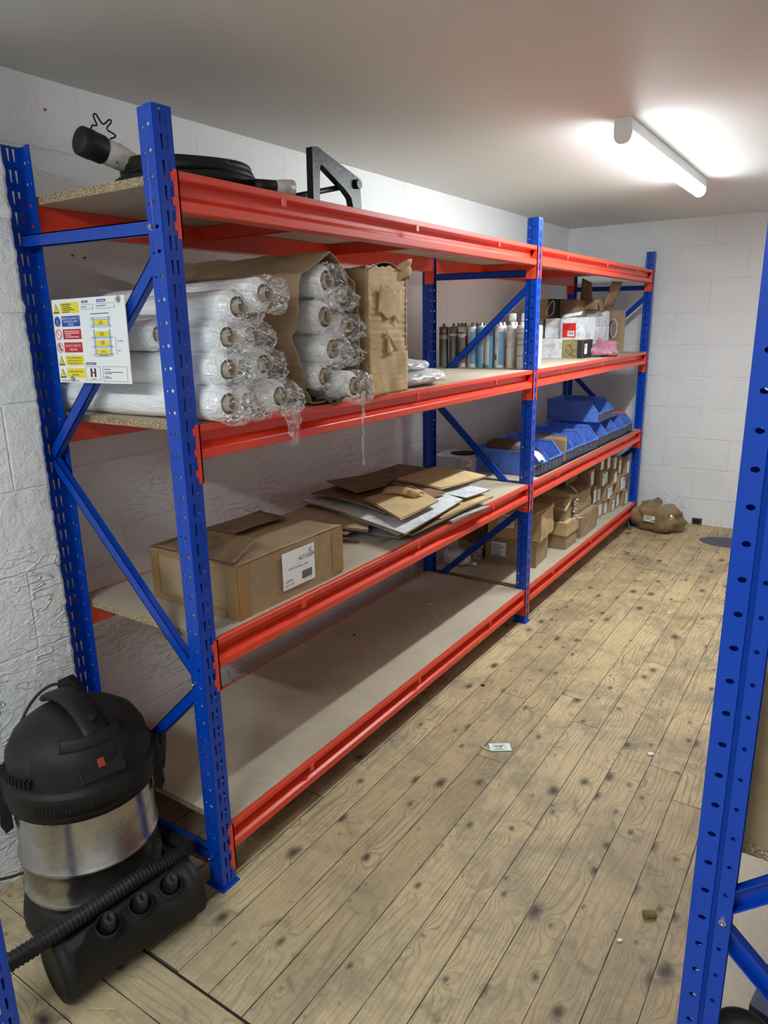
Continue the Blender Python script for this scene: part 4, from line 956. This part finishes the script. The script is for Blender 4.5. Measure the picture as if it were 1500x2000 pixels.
# far bay, bottom shelf
t = bx('cardboard_carton', 'lower brown carton with a printed label behind the middle post', -.385, -.090, 2.435, 2.66, Z1, Z1+.150, 'tan_carton', .003, yaw=.08, seed=1)
label_on(t, frame((-.335, 2.420, Z1+.045), (1, .08, 0), (0, 0, 1)), .085, .080, [.55, .8, .7, .5, .75, .6, .65], .007, gap=.010)
t = bx('cardboard_carton', 'upper brown carton with bulging open top on the lower labelled one', -.375, -.070, 2.43, 2.69, Z1+.153, Z1+.310, 'pale_carton', .008, yaw=.10, seed=2)
label_on(t, frame((-.292, 2.4205, Z1+.215), (1, .1, 0), (0, 0, 1)), .085, .075, [.55, .8, .7, .5, .75, .6], .007, gap=.010)
make('torn_flap', MB().grid(lambda a, b: (-.085+.02*b*math.sin(3*a), 2.44+.25*a, Z1+.305+.018*b), 10, 4), 'pale_carton', t, solid=.003)
t = bx('cardboard_carton', 'small pinkish carton on the boards beyond the two labelled cartons', -.27, -.052, 2.84, 3.03, Z1, Z1+.085, 'tan_carton', .003, seed=3)
t = bx('cardboard_carton', 'small brown carton on top of the pinkish one', -.30, -.045, 2.83, 3.04, Z1+.088, Z1+.168, 'pale_carton', .003, seed=4)
t = bx('cardboard_carton', 'torn open carton spilling shiny screws, on top of the small cartons', -.34, -.075, 2.86, 3.08, Z1+.171, Z1+.30, 'tan_carton', .007, seed=5)
make('lifted_flap', MB().grid(lambda a, b: (-.30+.24*a, 2.85+.12*b, Z1+.245+.075*b+.012*math.sin(4*a)), 8, 6), 'pale_carton', t, solid=.003)
for k in range(14):
    y = 2.985+.012*math.sin(k*5); z = Z1+.155+.0095*k
    o = make('screw', MB().cyl((-.075, y, z), (-.040+.006*math.sin(k*3), y-.012*math.cos(k*2), z+.003*math.sin(k)), .0042, 8), 'steel', t)
t2 = thing('screw', 'long shiny screw poking out sideways below the torn carton', 'screw', (-.03, 2.98, Z1+.165)); make('shank', MB().cyl((-.05, 2.985, Z1+.168), (.012, 3.03, Z1+.164), .0035, 8), 'steel', t2)
t = bx('cardboard_carton', 'crumpled brown carton lying low beyond the torn one', -.26, -.048, 3.10, 3.42, Z1, Z1+.150, 'tan_carton', .010, seed=6)
t = bx('cardboard_carton', 'crushed soft carton with an open top on the crumpled one', -.27, -.085, 3.10, 3.38, Z1+.158, Z1+.28, 'tan_carton', .014, seed=7)
make('loop_handle', MB().grid(lambda a, b: (-.20+.10*a, 3.13+.03*b, Z1+.285+.035*math.sin(PI*a)), 8, 3), 'pale_carton', t, solid=.003)
bx('cardboard_carton', 'dark wide carton at the back of the bottom shelf by the wall', -.54, -.40, 2.75, 3.15, Z1, Z1+.24, 'dark_carton', .004, seed=8)
bx('cardboard_carton', 'reddish brown carton high at the back, above the torn one', -.38, -.20, 3.22, 3.45, Z1+.30, Z1+.42, 'dark_carton', .003, seed=9)
bx('cardboard_carton', 'low dark carton at the back corner behind the labelled cartons', -.54, -.41, 2.40, 2.62, Z1, Z1+.11, 'dark_carton', .003, seed=10)
cols = [(3.50, 3, .118, .30, 1), (3.625, 4, .108, .24, 0), (3.725, 4, .105, .24, 1), (3.83, 4, .098, .22, 2), (3.945, 3, .122, .22, 1), (4.055, 3, .115, .20, 2)]
cw = ['nearest', 'second', 'third', 'fourth', 'fifth', 'farthest']; rw = ['lowest', 'second', 'third', 'top']
for c_, (y, n, hh, L_, tw) in enumerate(cols):
    for j in range(n):
        zb = Z1+j*(hh+.001); xf_ = -.120+.013*c_+.014*math.sin(c_*3+j*2.2)
        t = bx('small_carton', f'small brown carton with a white end label, {rw[j]} in the {cw[c_]} column', xf_-L_, xf_, y, y+.096, zb, zb+hh, 'tan_carton', .0015, 'small labelled cartons stacked by the far post', yaw=.07*math.sin(j*2+c_), seed=c_*5+j)
        T_ = frame((xf_+.004, y+.012, zb+.012), (.0, 1, .10*math.sin(c_*2+j)), (0, -.10*math.sin(c_*2+j), 1)); label_on(t, T_, .060, hh*.74, [.5, .7] if (c_+j) % 3 == 0 else [], .007)
t = thing('plastic_bag', 'loose clear plastic bag with white contents under the near end of the bottom far shelf', 'bag', (-.48, 2.30, Z1))
make('contents', blob_pre(-.50, 2.305, .15, .12, .075, .3, .03, 5, Z1), 'white_card', t); make('bag_film', blob_pre(-.485, 2.31, .24, .17, .12, .3, .04, 8, Z1), 'clear_wrap', t)
make('foil_scrap', blob_pre(-.385, 2.30, .035, .03, .03, .3, .01, 3, Z1), 'foil', t)

# ------------------------------------------------------------------ load notice tied to the near brace
t = thing('safety_sign', 'white racking safety notice with yellow, blue and red panels hung on the near brace', 'sign', (-.285, -.012, 1.477))
SW, SH = .280, .203
c_ = Vector((-.279, -.010, 1.4765)); ex = Vector((1, .02, .012)).normalized(); ey = Vector((.075, .03, 1)).normalized()
T0 = frame(c_-ex*SW/2-ey*SH/2, ex, ey)
bd = make('panel', MB().box(0, SW, 0, SH, -.003, 0, T=T0), 'label_white', t, bevel=.0012)
LY = {}
def ly(k):
    if k not in LY: LY[k] = MB()
    return LY[k]
def R_(k, u0, u1, v0, v1, h=.0005, sk=0):
    if k.startswith('sign') and (u1-u0)*(v1-v0) > .003: k = (k, len(LY))
    x0, x1, y0, y1 = u0*SW, u1*SW, (1-v1)*SH, (1-v0)*SH
    ly(k).prism([(x0, y0), (x1, y0), (x1+sk, y1), (x0+sk, y1)], .0002, h, 'z', T=T0)
def O_(k, u0, u1, v0, v1, w=.0008):
    du, dv = w/SW, w/SH
    for q in ((u0, u1, v0, v0+dv), (u0, u1, v1-dv, v1), (u0, u0+du, v0, v1), (u1-du, u1, v0, v1)): R_(k, *q)
def X_(k, s, u, v, size, al='CENTER', sx=.8, h=.0008): put_text(ly(k), s, size, T0 @ Matrix.Translation((u*SW, (1-v)*SH, h)), al, 0, sx)
def tri(v):
    for kk, g_, h in (('ink_black', 1, .0005), ('sign_yellow', .72, .0008)):
        cx_, cy_ = .062*SW, (1-v-.008)*SH
        ly(kk).prism([(cx_-.0125*g_, cy_-.0105*g_), (cx_+.0125*g_, cy_-.0105*g_), (cx_, cy_+.0125*g_)], .0002, h, 'z', T=T0)
    X_('ink_black', '!', .062, v+.045, .014, h=.0011)
rows = [.105, .262, .415, .572, .728, .88]
for v in (rows[0], rows[4], rows[5]): tri(v)
R_('sign_yellow', .125, .385, rows[0]-.062, rows[0]+.062); R_('sign_yellow', .125, .385, rows[4]-.06, rows[4]+.06); R_('sign_yellow', .125, .385, rows[5]-.058, rows[5]+.058)
R_('sign_blue', .125, .385, rows[1]-.062, rows[1]+.062); R_('sign_red', .125, .385, rows[2]-.06, rows[2]+.06); R_('sign_red', .125, .385, rows[3]-.06, rows[3]+.06)
def disc(k, v, r, h, r0=0):
    T = T0 @ Matrix.Translation((.062*SW, (1-v)*SH, 0))
    ly(k).lathe([(r0, .0002), (r, .0002), (r, h), (r0, h)], 28, 0, T, smooth=False, cap=False)
disc('sign_blue', rows[1], .0125, .0006); X_('label_white', '!', .062, rows[1]+.05, .021, h=.001)
for v in (rows[2], rows[3]):
    disc('sign_red', v, .0125, .0006, .0108)
    Ts = T0 @ Matrix.Translation((.062*SW, (1-v)*SH, 0)) @ Matrix.Rotation(-.75, 4, 'Z'); ly('sign_red').box(-.0112, .0112, -.0007, .0007, .0002, .0009, T=Ts)
# climbing figure in the fourth roundel
v = rows[3]; cx_, cy_ = .062*SW, (1-v)*SH
for a, b, w in (((-.001, .004), (.001, -.003), .0022), ((.001, -.003), (.005, -.008), .0016), ((.001, -.003), (-.004, -.006), .0016), ((-.001, .003), (.005, .005), .0013), ((-.001, .003), (-.005, .0), .0013)):
    A = T0 @ Vector((cx_+a[0], cy_+a[1], .0008)); B = T0 @ Vector((cx_+b[0], cy_+b[1], .0008)); ly('ink_black').cyl(A, B, w*.5, 6)
ly('ink_black').lathe([(0, .0003), (.0018, .0003), (.0018, .0012), (0, .0012)], 12, 0, T0 @ Matrix.Translation((cx_-.0015, cy_+.007, 0)))
for i, (ln, x) in enumerate([(.15, .135), (.11, .155), (.14, .155), (.17, .155), (.10, .155)]): R_('ink_black', x, x+ln, rows[0]-.045+.022*i, rows[0]-.036+.022*i, .0008)
for i, s in enumerate(['REPORT ALL DAMAGE TO', 'THE RACKING SAFETY', 'OFFICER']): X_('label_white', s, .255, rows[1]-.020+.036*i, .0074)
for i, (ln, x) in enumerate([(.21, .145), (.21, .15), (.08, .16), (.19, .16)]): R_('label_white', x, x+ln, rows[2]-.038+.022*i, rows[2]-.030+.022*i, .0008)
for i, s in enumerate(['DO NOT CLIMB THE', 'SHELVING']): X_('label_white', s, .255, rows[3]-.006+.046*i, .0082)
for i, s in enumerate(['Refer to SEMA/FEM Guidelines', 'for the safe use of Static Steel', 'Racking & Shelving Users Code']): X_('ink_black', s, .255, rows[4]-.022+.032*i, .0062, sx=.72)
for i, s in enumerate(['If in doubt, ALWAYS contact', 'the supplier.']): X_('ink_black', s, .255, rows[5]-.008+.036*i, .0066, sx=.75)
X_('ink_black', 'This notice should NOT be removed', .030, .982, .0062, 'LEFT', .78)
R_('sign_blue', .43, .515, .035, .062, sk=.0015); R_('sign_blue', .635, .755, .03, .060, sk=.0015); R_('sign_blue', .405, .545, .752, .782, sk=.0015)
for u0, u1, v in ((.445, .50, .050), (.65, .745, .046), (.42, .535, .768)): R_('label_white', u0, u1, v-.004, v+.004, .0008)
for q in ((.425, .585, .080, .135), (.63, .865, .076, .135), (.395, .60, .80, .965), (.635, .955, .80, .975)): O_('ink_black', *q, w=.0006)
R_('ink_black', .435, .495, .104, .111); R_('ink_black', .640, .755, .10, .107)
for u0, u1, v in ((.655, .74, .83), (.655, .90, .862), (.655, .75, .88), (.655, .715, .915), (.655, .745, .932)): R_('ink_black', u0, u1, v, v+.007)
# rack diagram
R_('ink_black', .535, .785, .186, .194)
for v in (.235, .320): R_('line_blue', .525, .805, v, v+.006); R_('line_blue', .525, .805, v+.020, v+.026)
for v in (.455, .560): R_('line_blue', .525, .81, v, v+.006); R_('line_blue', .525, .81, v+.014, v+.020)
for u in (.558, .768):
    R_('line_blue', u, u+.005, .225, .345); R_('line_blue', u+.012, u+.017, .225, .345); R_('line_blue', u, u+.005, .37, .655); R_('line_blue', u+.012, u+.017, .37, .655)
R_('ink_black', .53, .80, .655, .661)
for v0, v1 in ((.262, .318), (.392, .452), (.495, .556)):
    R_('sign_yellow', .580, .762, v0, v1); X_('ink_black', '449 kg', .671, v0+.028, .0058); X_('ink_black', 'PER LEVEL', .671, v0+.050, .0050, sx=.7)
x0_, x1_ = .580*SW, .762*SW; ly(('sign_yellow', 999)).prism([(x0_, (1-.652)*SH), (x1_, (1-.652)*SH), (x1_, (1-.600)*SH), ((x0_+x1_)/2, (1-.585)*SH), (x0_, (1-.600)*SH)], .0002, .0005, 'z', T=T0)
X_('ink_black', '1347 kg', .671, .638, .0075); R_('ink_black', .54, .79, .678, .682); R_('ink_black', .60, .74, .668, .674)
R_('ink_black', .842, .8445, .46, .66); X_('ink_black', 'Up to 550mm', .862, .515, .0055, 'LEFT', .7); X_('ink_black', '180mm', .862, .625, .0055, 'LEFT', .7)
# H of two posts and a beam
R_('ink_black', .462, .485, .822, .925); R_('ink_black', .515, .538, .822, .925); R_('sign_red', .478, .522, .862, .882, .0008); R_('ink_black', .47, .53, .944, .950)
for k, mb in LY.items():
    nm = {'ink_black': 'lettering', 'label_white': 'lettering', 'sign_yellow': 'warning_symbol', 'sign_blue': 'blue_mark', 'sign_red': 'prohibition_symbol', 'line_blue': 'diagram'}[k] if isinstance(k, str) else {'sign_yellow': 'yellow_panel', 'sign_blue': 'blue_panel', 'sign_red': 'red_panel'}[k[0]]
    k = k if isinstance(k, str) else k[0]
    make(nm, mb, k, bd)
for u_, v_ in ((.925, .045), (.205, .945)):
    p = T0 @ Vector((u_*SW, (1-v_)*SH, 0)); b = MB()
    b.lathe([(.0085, 0), (.0085, .0012), (.0075, .002)], 20, 0, T0 @ Matrix.Translation((u_*SW, (1-v_)*SH, 0))); b.lathe([(.0045, .002), (.0045, .006)], 6, 0, T0 @ Matrix.Translation((u_*SW, (1-v_)*SH, 0)), smooth=False)
    make('fixing_screw', b, 'steel', t)

# ------------------------------------------------------------------ drum vacuum cleaner
VC = (-.275, -.195)
t = thing('vacuum_cleaner', 'dirty black and steel drum vacuum cleaner standing by the near post', 'vacuum cleaner', (*VC, 0))
TV = Matrix.Translation((*VC, 0))
make('drum', MB().lathe([(.155, .085), (.166, .10), (.1690, .112), (.1730, .115), (.1755, .121), (.1730, .127), (.1690, .131), (.1685, .206), (.1725, .209), (.1750, .215), (.1725, .221), (.1685, .225), (.1680, .385)], 64, 0, TV, cap=False), 'stainless', t)
lid = MB().lathe([(.170, .368), (.180, .370), (.181, .386), (.181, .390), (.1865, .393), (.1875, .438), (.185, .443), (.176, .446), (.174, .452), (.166, .498), (.147, .533), (.118, .556), (.085, .569), (.04, .575), (0, .576)], 64, 0, TV)
lo = make('lid', lid, 'black_plastic', t)
# air vents round the rim
vt = MB()
for az0, n in ((-1.15, 15), (.62, 9)):
    for k in range(n):
        a = az0+k*.048; T = TV @ Matrix.Rotation(a, 4, 'Z'); vt.box(.1860, .1882, -.0026, .0026, .404, .418, T=T)
make('air_vent', vt, 'dark_hole', lo)
# humps either side of the lid
def hump(az, rc, zc, sx_, sy_, sz_, nm='motor_hump'):
    T = TV @ Matrix.Rotation(az, 4, 'Z') @ Matrix.Translation((rc, 0, zc))
    def fn(a, b):
        th = PI*a; ph = 2*PI*b; return (sx_*math.cos(th), sy_*math.sin(th)*math.cos(ph), sz_*math.sin(th)*math.sin(ph))
    return make(nm, MB().grid(fn, 20, 28, T=T), 'black_plastic', lo)
hump(-1.55, .100, .470, .078, .085, .078); hump(.80, .108, .462, .070, .062, .066)
rv = MB()
for k in range(11):
    T = TV @ Matrix.Rotation(-1.92+k*.07, 4, 'Z'); rv.box(.150, .1835, -.002, .002, .462, .486, T=T)
make('air_vent', rv, 'dark_hole', lo)
# carrying handle across the lid, front part dips down to a bolt recess
AZ = -.15; hd = MB(); N = 26; sec = [(-.034, 0), (-.030, .010), (-.018, .016), (.018, .016), (.030, .010), (.034, 0), (.026, -.012), (-.026, -.012)]
v = []; f = []
for i in range(N+1):
    s = i/N; x = -.125+.262*s; z = .560+.040*math.sin(PI*min(1, (s+.04)*.92))**.8-.030*s**4; wd = 1-.12*math.sin(PI*s)
    for a, b in sec: v.append((x, a*wd, z+b*.8))
m_ = len(sec)
for i in range(N):
    for k in range(m_): f.append((i*m_+k, i*m_+(k+1) % m_, (i+1)*m_+(k+1) % m_, (i+1)*m_+k))
f += [tuple(range(m_))[::-1], tuple(N*m_+k for k in range(m_))]
hd.add(v, f, 0, True, TV @ Matrix.Rotation(AZ, 4, 'Z')); ho = make('handle', hd, 'black_plastic', lo)
T = TV @ Matrix.Rotation(-.15, 4, 'Z') @ Matrix.Translation((.105, 0, .589)) @ Matrix.Rotation(.45, 4, 'Y')
make('bolt_recess', MB().lathe([(0, 0), (.0085, 0), (.0085, .004), (0, .004)], 16, 0, T), 'dark_hole', ho)
# switch panel facing the aisle
AZ = -.25; T = TV @ Matrix.Rotation(AZ, 4, 'Z') @ Matrix.Translation((.158, 0, .495)) @ Matrix.Rotation(.95, 4, 'Y')
make('switch_panel', MB().box(-.035, .035, -.055, .055, -.012, .004, T=T), 'black_plastic', lo, bevel=.004, seg=3)
sw = MB().box(-.0145, .0145, -.0115, .0115, .004, .0075, T=T); so = make('switch_frame', sw, 'black_rubber', lo, bevel=.001)
make('switch_rocker', MB().box(-.0105, .0105, -.0080, .0080, .007, .0105, T=T), 'switch_red', so, bevel=.001)
brow = MB(); brow.grid(lambda a, b: ((.128+.016*a)*math.cos(-.25+(b-.5)*1.15), (.128+.016*a)*math.sin(-.25+(b-.5)*1.15), .560-.030*a+.006*math.sin(PI*a)), 5, 24, T=TV); make('lid_brow', brow, 'black_plastic', lo, solid=.005)
# clamps
for az in (-2.0, .95):
    T = TV @ Matrix.Rotation(az, 4, 'Z')
    cl = MB(); cl.prism([(.178, .44), (.196, .445), (.202, .40), (.196, .355), (.200, .325), (.190, .300), (.172, .310), (.172, .36), (.180, .38)], -.022, .022, 'y', T=T)
    co_ = make('clamp', cl, 'black_plastic', t, bevel=.003); make('clamp_lever', MB().prism([(.198, .430), (.212, .452), (.216, .445), (.204, .36), (.197, .355)], -.014, .014, 'y', T=T), 'black_plastic', co_, bevel=.002)
# trolley base: skirt under the drum and the tool barrel in front
sk = MB().lathe([(.178, .002), (.186, .03), (.178, .075), (.160, .098)], 48, 0, TV)
bo = make('base_skirt', sk, 'black_plastic', t)
A = Vector((-.092, -.440, .080)); B = Vector((-.030, -.080, .080)); ax = (B-A).normalized(); side = Vector((ax.y, -ax.x, 0))
Tb = Matrix((side, Vector((0, 0, 1)), ax)).transposed().to_4x4(); Tb.translation = A; Lb = (B-A).length
barrel = MB().lathe([(0, .004), (.060, .004), (.066, .0), (.0800, .004), (.0805, .032), (.0765, .036), (.0765, Lb-.036), (.0805, Lb-.032), (.0800, Lb-.004), (.066, Lb), (.060, Lb-.004), (0, Lb-.004)], 48, 0, Tb)
ba = make('tool_barrel', barrel, 'black_plastic', t)
br_ = MB(); br_.prism([(-.26, -.078), (-.26, -.045), (-.10, -.030), (-.04, .050), (.01, .060), (.01, -.078)], .03, Lb-.03, 'z', T=Tb); make('bridge', br_, 'black_plastic', t, bevel=.006)
for k, s in enumerate((.118, .200, .280)):
    P = Tb @ Vector((.040, .052, s)); d = (Vector((0, 0, 1))*.90+side*.45).normalized()
    Tn = Matrix.Translation(P) @ d.to_track_quat('Z', 'Y').to_matrix().to_4x4()
    c = make('tool_cup', MB().lathe([(.026, -.014), (.0290, .032), (.0265, .032), (.024, .002), (0, .002)], 28, 0, Tn, cap=False), 'black_plastic', ba)
    tl = MB().lathe([(.019, .002), (.0225, .026), (.0205, .040), (.0180, .060), (.0080, .062), (.0065, .050), (0, .050)], 18, 0, Tn @ Matrix.Scale(.72, 4, (1, 0, 0)))
    make('nozzle', tl, 'black_rubber', c)
# ribbed hose
path = smooth([(-.225, -.004, .085), (-.180, -.012, .095), (-.120, -.022, .115), (-.075, -.045, .142), (-.055, -.110, .160), (-.060, -.200, .176), (-.068, -.300, .178), (-.078, -.400, .178), (-.092, -.500, .176), (-.115, -.600, .176), (-.16, -.72, .18), (-.22, -.86, .2)], 40)
make('hose', MB().tube(path, .0195, 18, rf=lambda i: 1.07 if i % 4 < 2 else .95), 'black_rubber', t)
# mains lead
make('power_cord', MB().tube(smooth([(-.395, -.105, .53), (-.440, -.14, .57), (-.470, -.20, .53), (-.465, -.28, .42), (-.48, -.36, .28), (-.49, -.42, .15), (-.475, -.385, .10), (-.455, -.345, .085), (-.425, -.305, .09)], 8), .0042, 8), 'black_rubber', t)
pg = MB().prism([(-.030, 0), (.030, 0), (.034, .03), (.016, .062), (-.016, .062), (-.034, .03)], -.012, .012, 'y', T=Matrix.Translation((-.400, -.115, .528)) @ Matrix.Rotation(-.5, 4, 'Y') @ Matrix.Rotation(.4, 4, 'Z')); make('cord_hook', pg, 'black_plastic', t, bevel=.006, seg=3)

# ------------------------------------------------------------------ things on the floor
t = thing('wrapped_parcel', 'crushed brown parcel with torn clear plastic on the floor by the end wall', 'parcel', (.14, 4.24, 0))
def blob(cx, cy, lx, ly, lz, rot, amp, seed, z0=0, nu=40, nv=36, px=.45):
    R3 = Matrix.Rotation(rot, 3, 'Z')
    def fn(a, b):
        th = PI*a; ph = 2*PI*b; s = math.sin(th)
        sg = lambda q, e: math.copysign(abs(q)**e, q)
        p = Vector((lx/2*sg(math.cos(th), px), ly/2*sg(s, px)*sg(math.cos(ph), px+.2), lz/2*sg(s, px)*sg(math.sin(ph), px+.2)))
        q = amp*(nz(tuple(p+Vector((seed, 0, 0))), 11)+.5*nz(tuple(p+Vector((0, seed, 0))), 27))
        p = p*(1+q/.1); p = R3 @ p; return (cx+p.x, cy+p.y, max(z0+.0008, z0+lz/2+p.z))
    return MB().grid(fn, nu, nv)
make('paper', blob(.165, 4.21, .31, .24, .185, -.22, .030, 4), 'kraft_paper', t)
make('torn_plastic', blob(.255, 4.24, .12, .20, .26, -.22, .03, 9, z0=.0), 'clear_wrap', t)
make('foil_end', blob(.272, 4.135, .045, .07, .11, -.2, .02, 2, z0=.045), 'foil', t)
make('paper_flap', MB().grid(lambda a, b: (.10+.07*b, 4.30+.02*a, .165+.055*a*(1-abs(b-.5))), 6, 6), 'dark_carton', t, solid=.003)
make('strap', MB().grid(lambda a, b: (-.02-.02*math.sin(3*a)+.035*a, 4.13-.05*a+.022*b, .13-.128*a), 12, 3), 'kraft_paper', t, solid=.002)
Tn = frame((.095, 4.094, .085), (1, -.22, 0), (0, -.10, 1)); label_on(t, Tn, .085, .045, [.6, .75, .5], .007, gap=.011)
t = thing('luggage_tag', 'small white card tag with green edge and cord on the floorboards', 'tag', (.36, 1.03, 0))
Tn = frame((.338, .985, .001), (.83, .56, 0), (-.56, .83, 0))
tb = make('card', MB().box(0, .086, 0, .053, 0, .0010, T=Tn), 'tag_green', t); make('face', MB().box(.003, .081, .003, .050, .0010, .0014, T=Tn), 'label_white', tb)
m_ = MB(); m_.box(.020, .052, .029, .033, .0014, .0018, T=Tn); m_.box(.024, .040, .021, .0222, .0014, .0018, T=Tn); m_.box(.020, .056, .009, .0105, .0014, .0018, T=Tn); m_.box(.048, .058, .034, .036, .0014, .0018, T=Tn)
for q in ((.016, .062, .014, .0148), (.016, .062, .041, .0418), (.016, .0168, .014, .0418), (.0612, .062, .014, .0418)): m_.box(q[0], q[1], q[2], q[3], .0014, .0017, T=Tn)
make('print', m_, 'ink_black', tb); make('red_mark', MB().lathe([(0, 0), (.0035, 0), (.0035, .0005), (0, .0005)], 14, 0, Tn @ Matrix.Translation((.044, .0215, .0014))), 'red_label', tb)
make('cord', MB().tube([tuple(Tn @ Vector(p)) for p in smooth([(.006, .006, .003), (-.008, .014, .004), (-.022, .028, .004), (-.024, .042, .004)], 6)], .0018, 8), 'white_plastic', t)
for nm, (x, y), s, mt, lb, ct in [('fluff_clump', (1.005, .537), .016, 'wool', 'olive clump of fluff on the floorboards near the right post', 'debris'), ('paper_scrap', (.832, 1.271), .010, 'white_plastic', 'white paper scrap on a floorboard beyond the fluff', 'debris'),
        ('paper_scrap', (.962, .419), .006, 'white_plastic', 'tiny white crumb on the floor between fluff and right post', 'debris'), ('paper_scrap', (.60, 2.62), .009, 'white_plastic', 'white scrap on the boards further down the aisle', 'debris'), ('rubber_plug', (.105, 1.41), .007, 'black_rubber', 'small black rubber plug on the floor beside the low beam', 'debris')]:
    o = make(nm, blob(x, y, s*2.2, s*1.5, s*.9, .6, .012*s/.016, 3, nu=12, nv=14), mt); tag(o, lb, ct)
o = make('wood_splinter', MB().cyl((-.005, -.42, .003), (.050, -.385, .003), .0016, 6), 'pale_carton'); tag(o, 'pale wood splinter on the floor in front of the vacuum', 'debris')
# small broken opening at the foot of the end wall
t = thing('wall_socket', 'small dark opening with torn edges low in the end wall', 'opening', (.39, YB-.004, .02))
make('frame', MB().box(.355, .425, YB-.012, YB, .002, .048), 'brown_card', t, bevel=.002); make('hole', MB().box(.366, .414, YB-.0135, YB-.010, .010, .040), 'dark_hole', t)
for k, (y, z, lb) in enumerate([(.226, 2.10, 'lone red plug high on the left wall above the plug head'), (.255, 1.717, 'red wall plug under the top shelf, nearer the rear post'), (.295, 1.713, 'red wall plug under the top shelf, further from the rear post')]):
    o = make('wall_plug', MB().cyl((XL-.002, y, z), (XL+.006, y, z), .0035, 10), 'red_label'); tag(o, lb, 'wall plug')

# ------------------------------------------------------------------ goods on the right-hand racking
t = thing('cardboard_carton', 'brown carton on the right-hand racking behind the blue post', 'box', (1.45, .2, Z2))
mb, *_ = wob_prism([(1.212, -.036), (1.62, -.036), (1.62, .36), (1.212, .36)], Z2+.0005, Z2+.285, 'z', .002, 8, 60, 14)
make('body', mb, 'tan_carton', t)
tb = MB().box(1.215, 1.62, .15, .20, Z2+.285, Z2+.2868); make('tape', tb, 'tape_brown', t)
t = thing('tub', 'round black tub with dusty lid on the bottom shelf of the right-hand racking', 'tub', (1.252, .055, Z1))
Tn = Matrix.Translation((1.262, .055, Z1)); make('body', MB().lathe([(.040, 0), (.046, .004), (.048, .095)], 40, 0, Tn), 'black_plastic', t)
make('lid', MB().lathe([(.0515, .086), (.0525, .100), (.0505, .104), (.047, .1015), (.045, .099), (.020, .100), (0, .1005)], 48, 0, Tn), 'black_plastic', t)
t = thing('battery_case', 'dark navy power tool case with pale lettering beside the black tub', 'case', (1.40, .30, Z1))
mb, *_ = wob_prism([(1.262, .125), (1.40, .075), (1.54, .40), (1.31, .43)], Z1+.0005, Z1+.10, 'z', .0015, 9, 40, 8); make('body', mb, 'case_navy', t)
make('grip', MB().box(1.33, 1.37, .33, .42, Z1+.10, Z1+.125), 'black_rubber', t, bevel=.006)
T_ = frame((1.365, .17, Z1+.1015), (.42, .9, 0), (-.9, .42, 0)); mb = MB(); put_text(mb, 'GENIUS', .022, T_); make('lettering', mb, 'label_white', t)

# ------------------------------------------------------------------ camera and view
ya, pi_, ro = 0.5899, 0.2593, -0.0181
fw = Vector((-math.sin(ya)*math.cos(pi_), math.cos(ya)*math.cos(pi_), -math.sin(pi_)))
r = Vector((math.cos(ya), math.sin(ya), 0)); u = r.cross(fw)
r2 = r*math.cos(ro)+u*math.sin(ro); u2 = -r*math.sin(ro)+u*math.cos(ro)
cd = bpy.data.cameras.new('camera'); co = bpy.data.objects.new('camera', cd); C.objects.link(co)
M = Matrix((r2, u2, -fw)).transposed().to_4x4(); M.translation = (1.2861, -1.0909, 1.5035); co.matrix_world = M
cd.sensor_fit = 'HORIZONTAL'; cd.sensor_width = 36; cd.lens = 1382.18/1500*36; cd.clip_start = .02
sc = bpy.context.scene; sc.camera = co
w = bpy.data.worlds.new('world'); sc.world = w; w.use_nodes = True
w.node_tree.nodes['Background'].inputs[0].default_value = (.02, .02, .02, 1)
sc.view_settings.view_transform = 'Standard'; sc.view_settings.look = 'None'; sc.view_settings.gamma = 1
sc.view_settings.use_curve_mapping = False; sc.view_settings.exposure = EXPO
sc.cycles.max_bounces = 7; sc.cycles.diffuse_bounces = 5; sc.cycles.transparent_max_bounces = 16; sc.cycles.glossy_bounces = 3
sc.cycles.use_denoising = True; sc.cycles.sample_clamp_indirect = 6
for o in list(sc.objects):
    if '_o' in o: del o['_o']
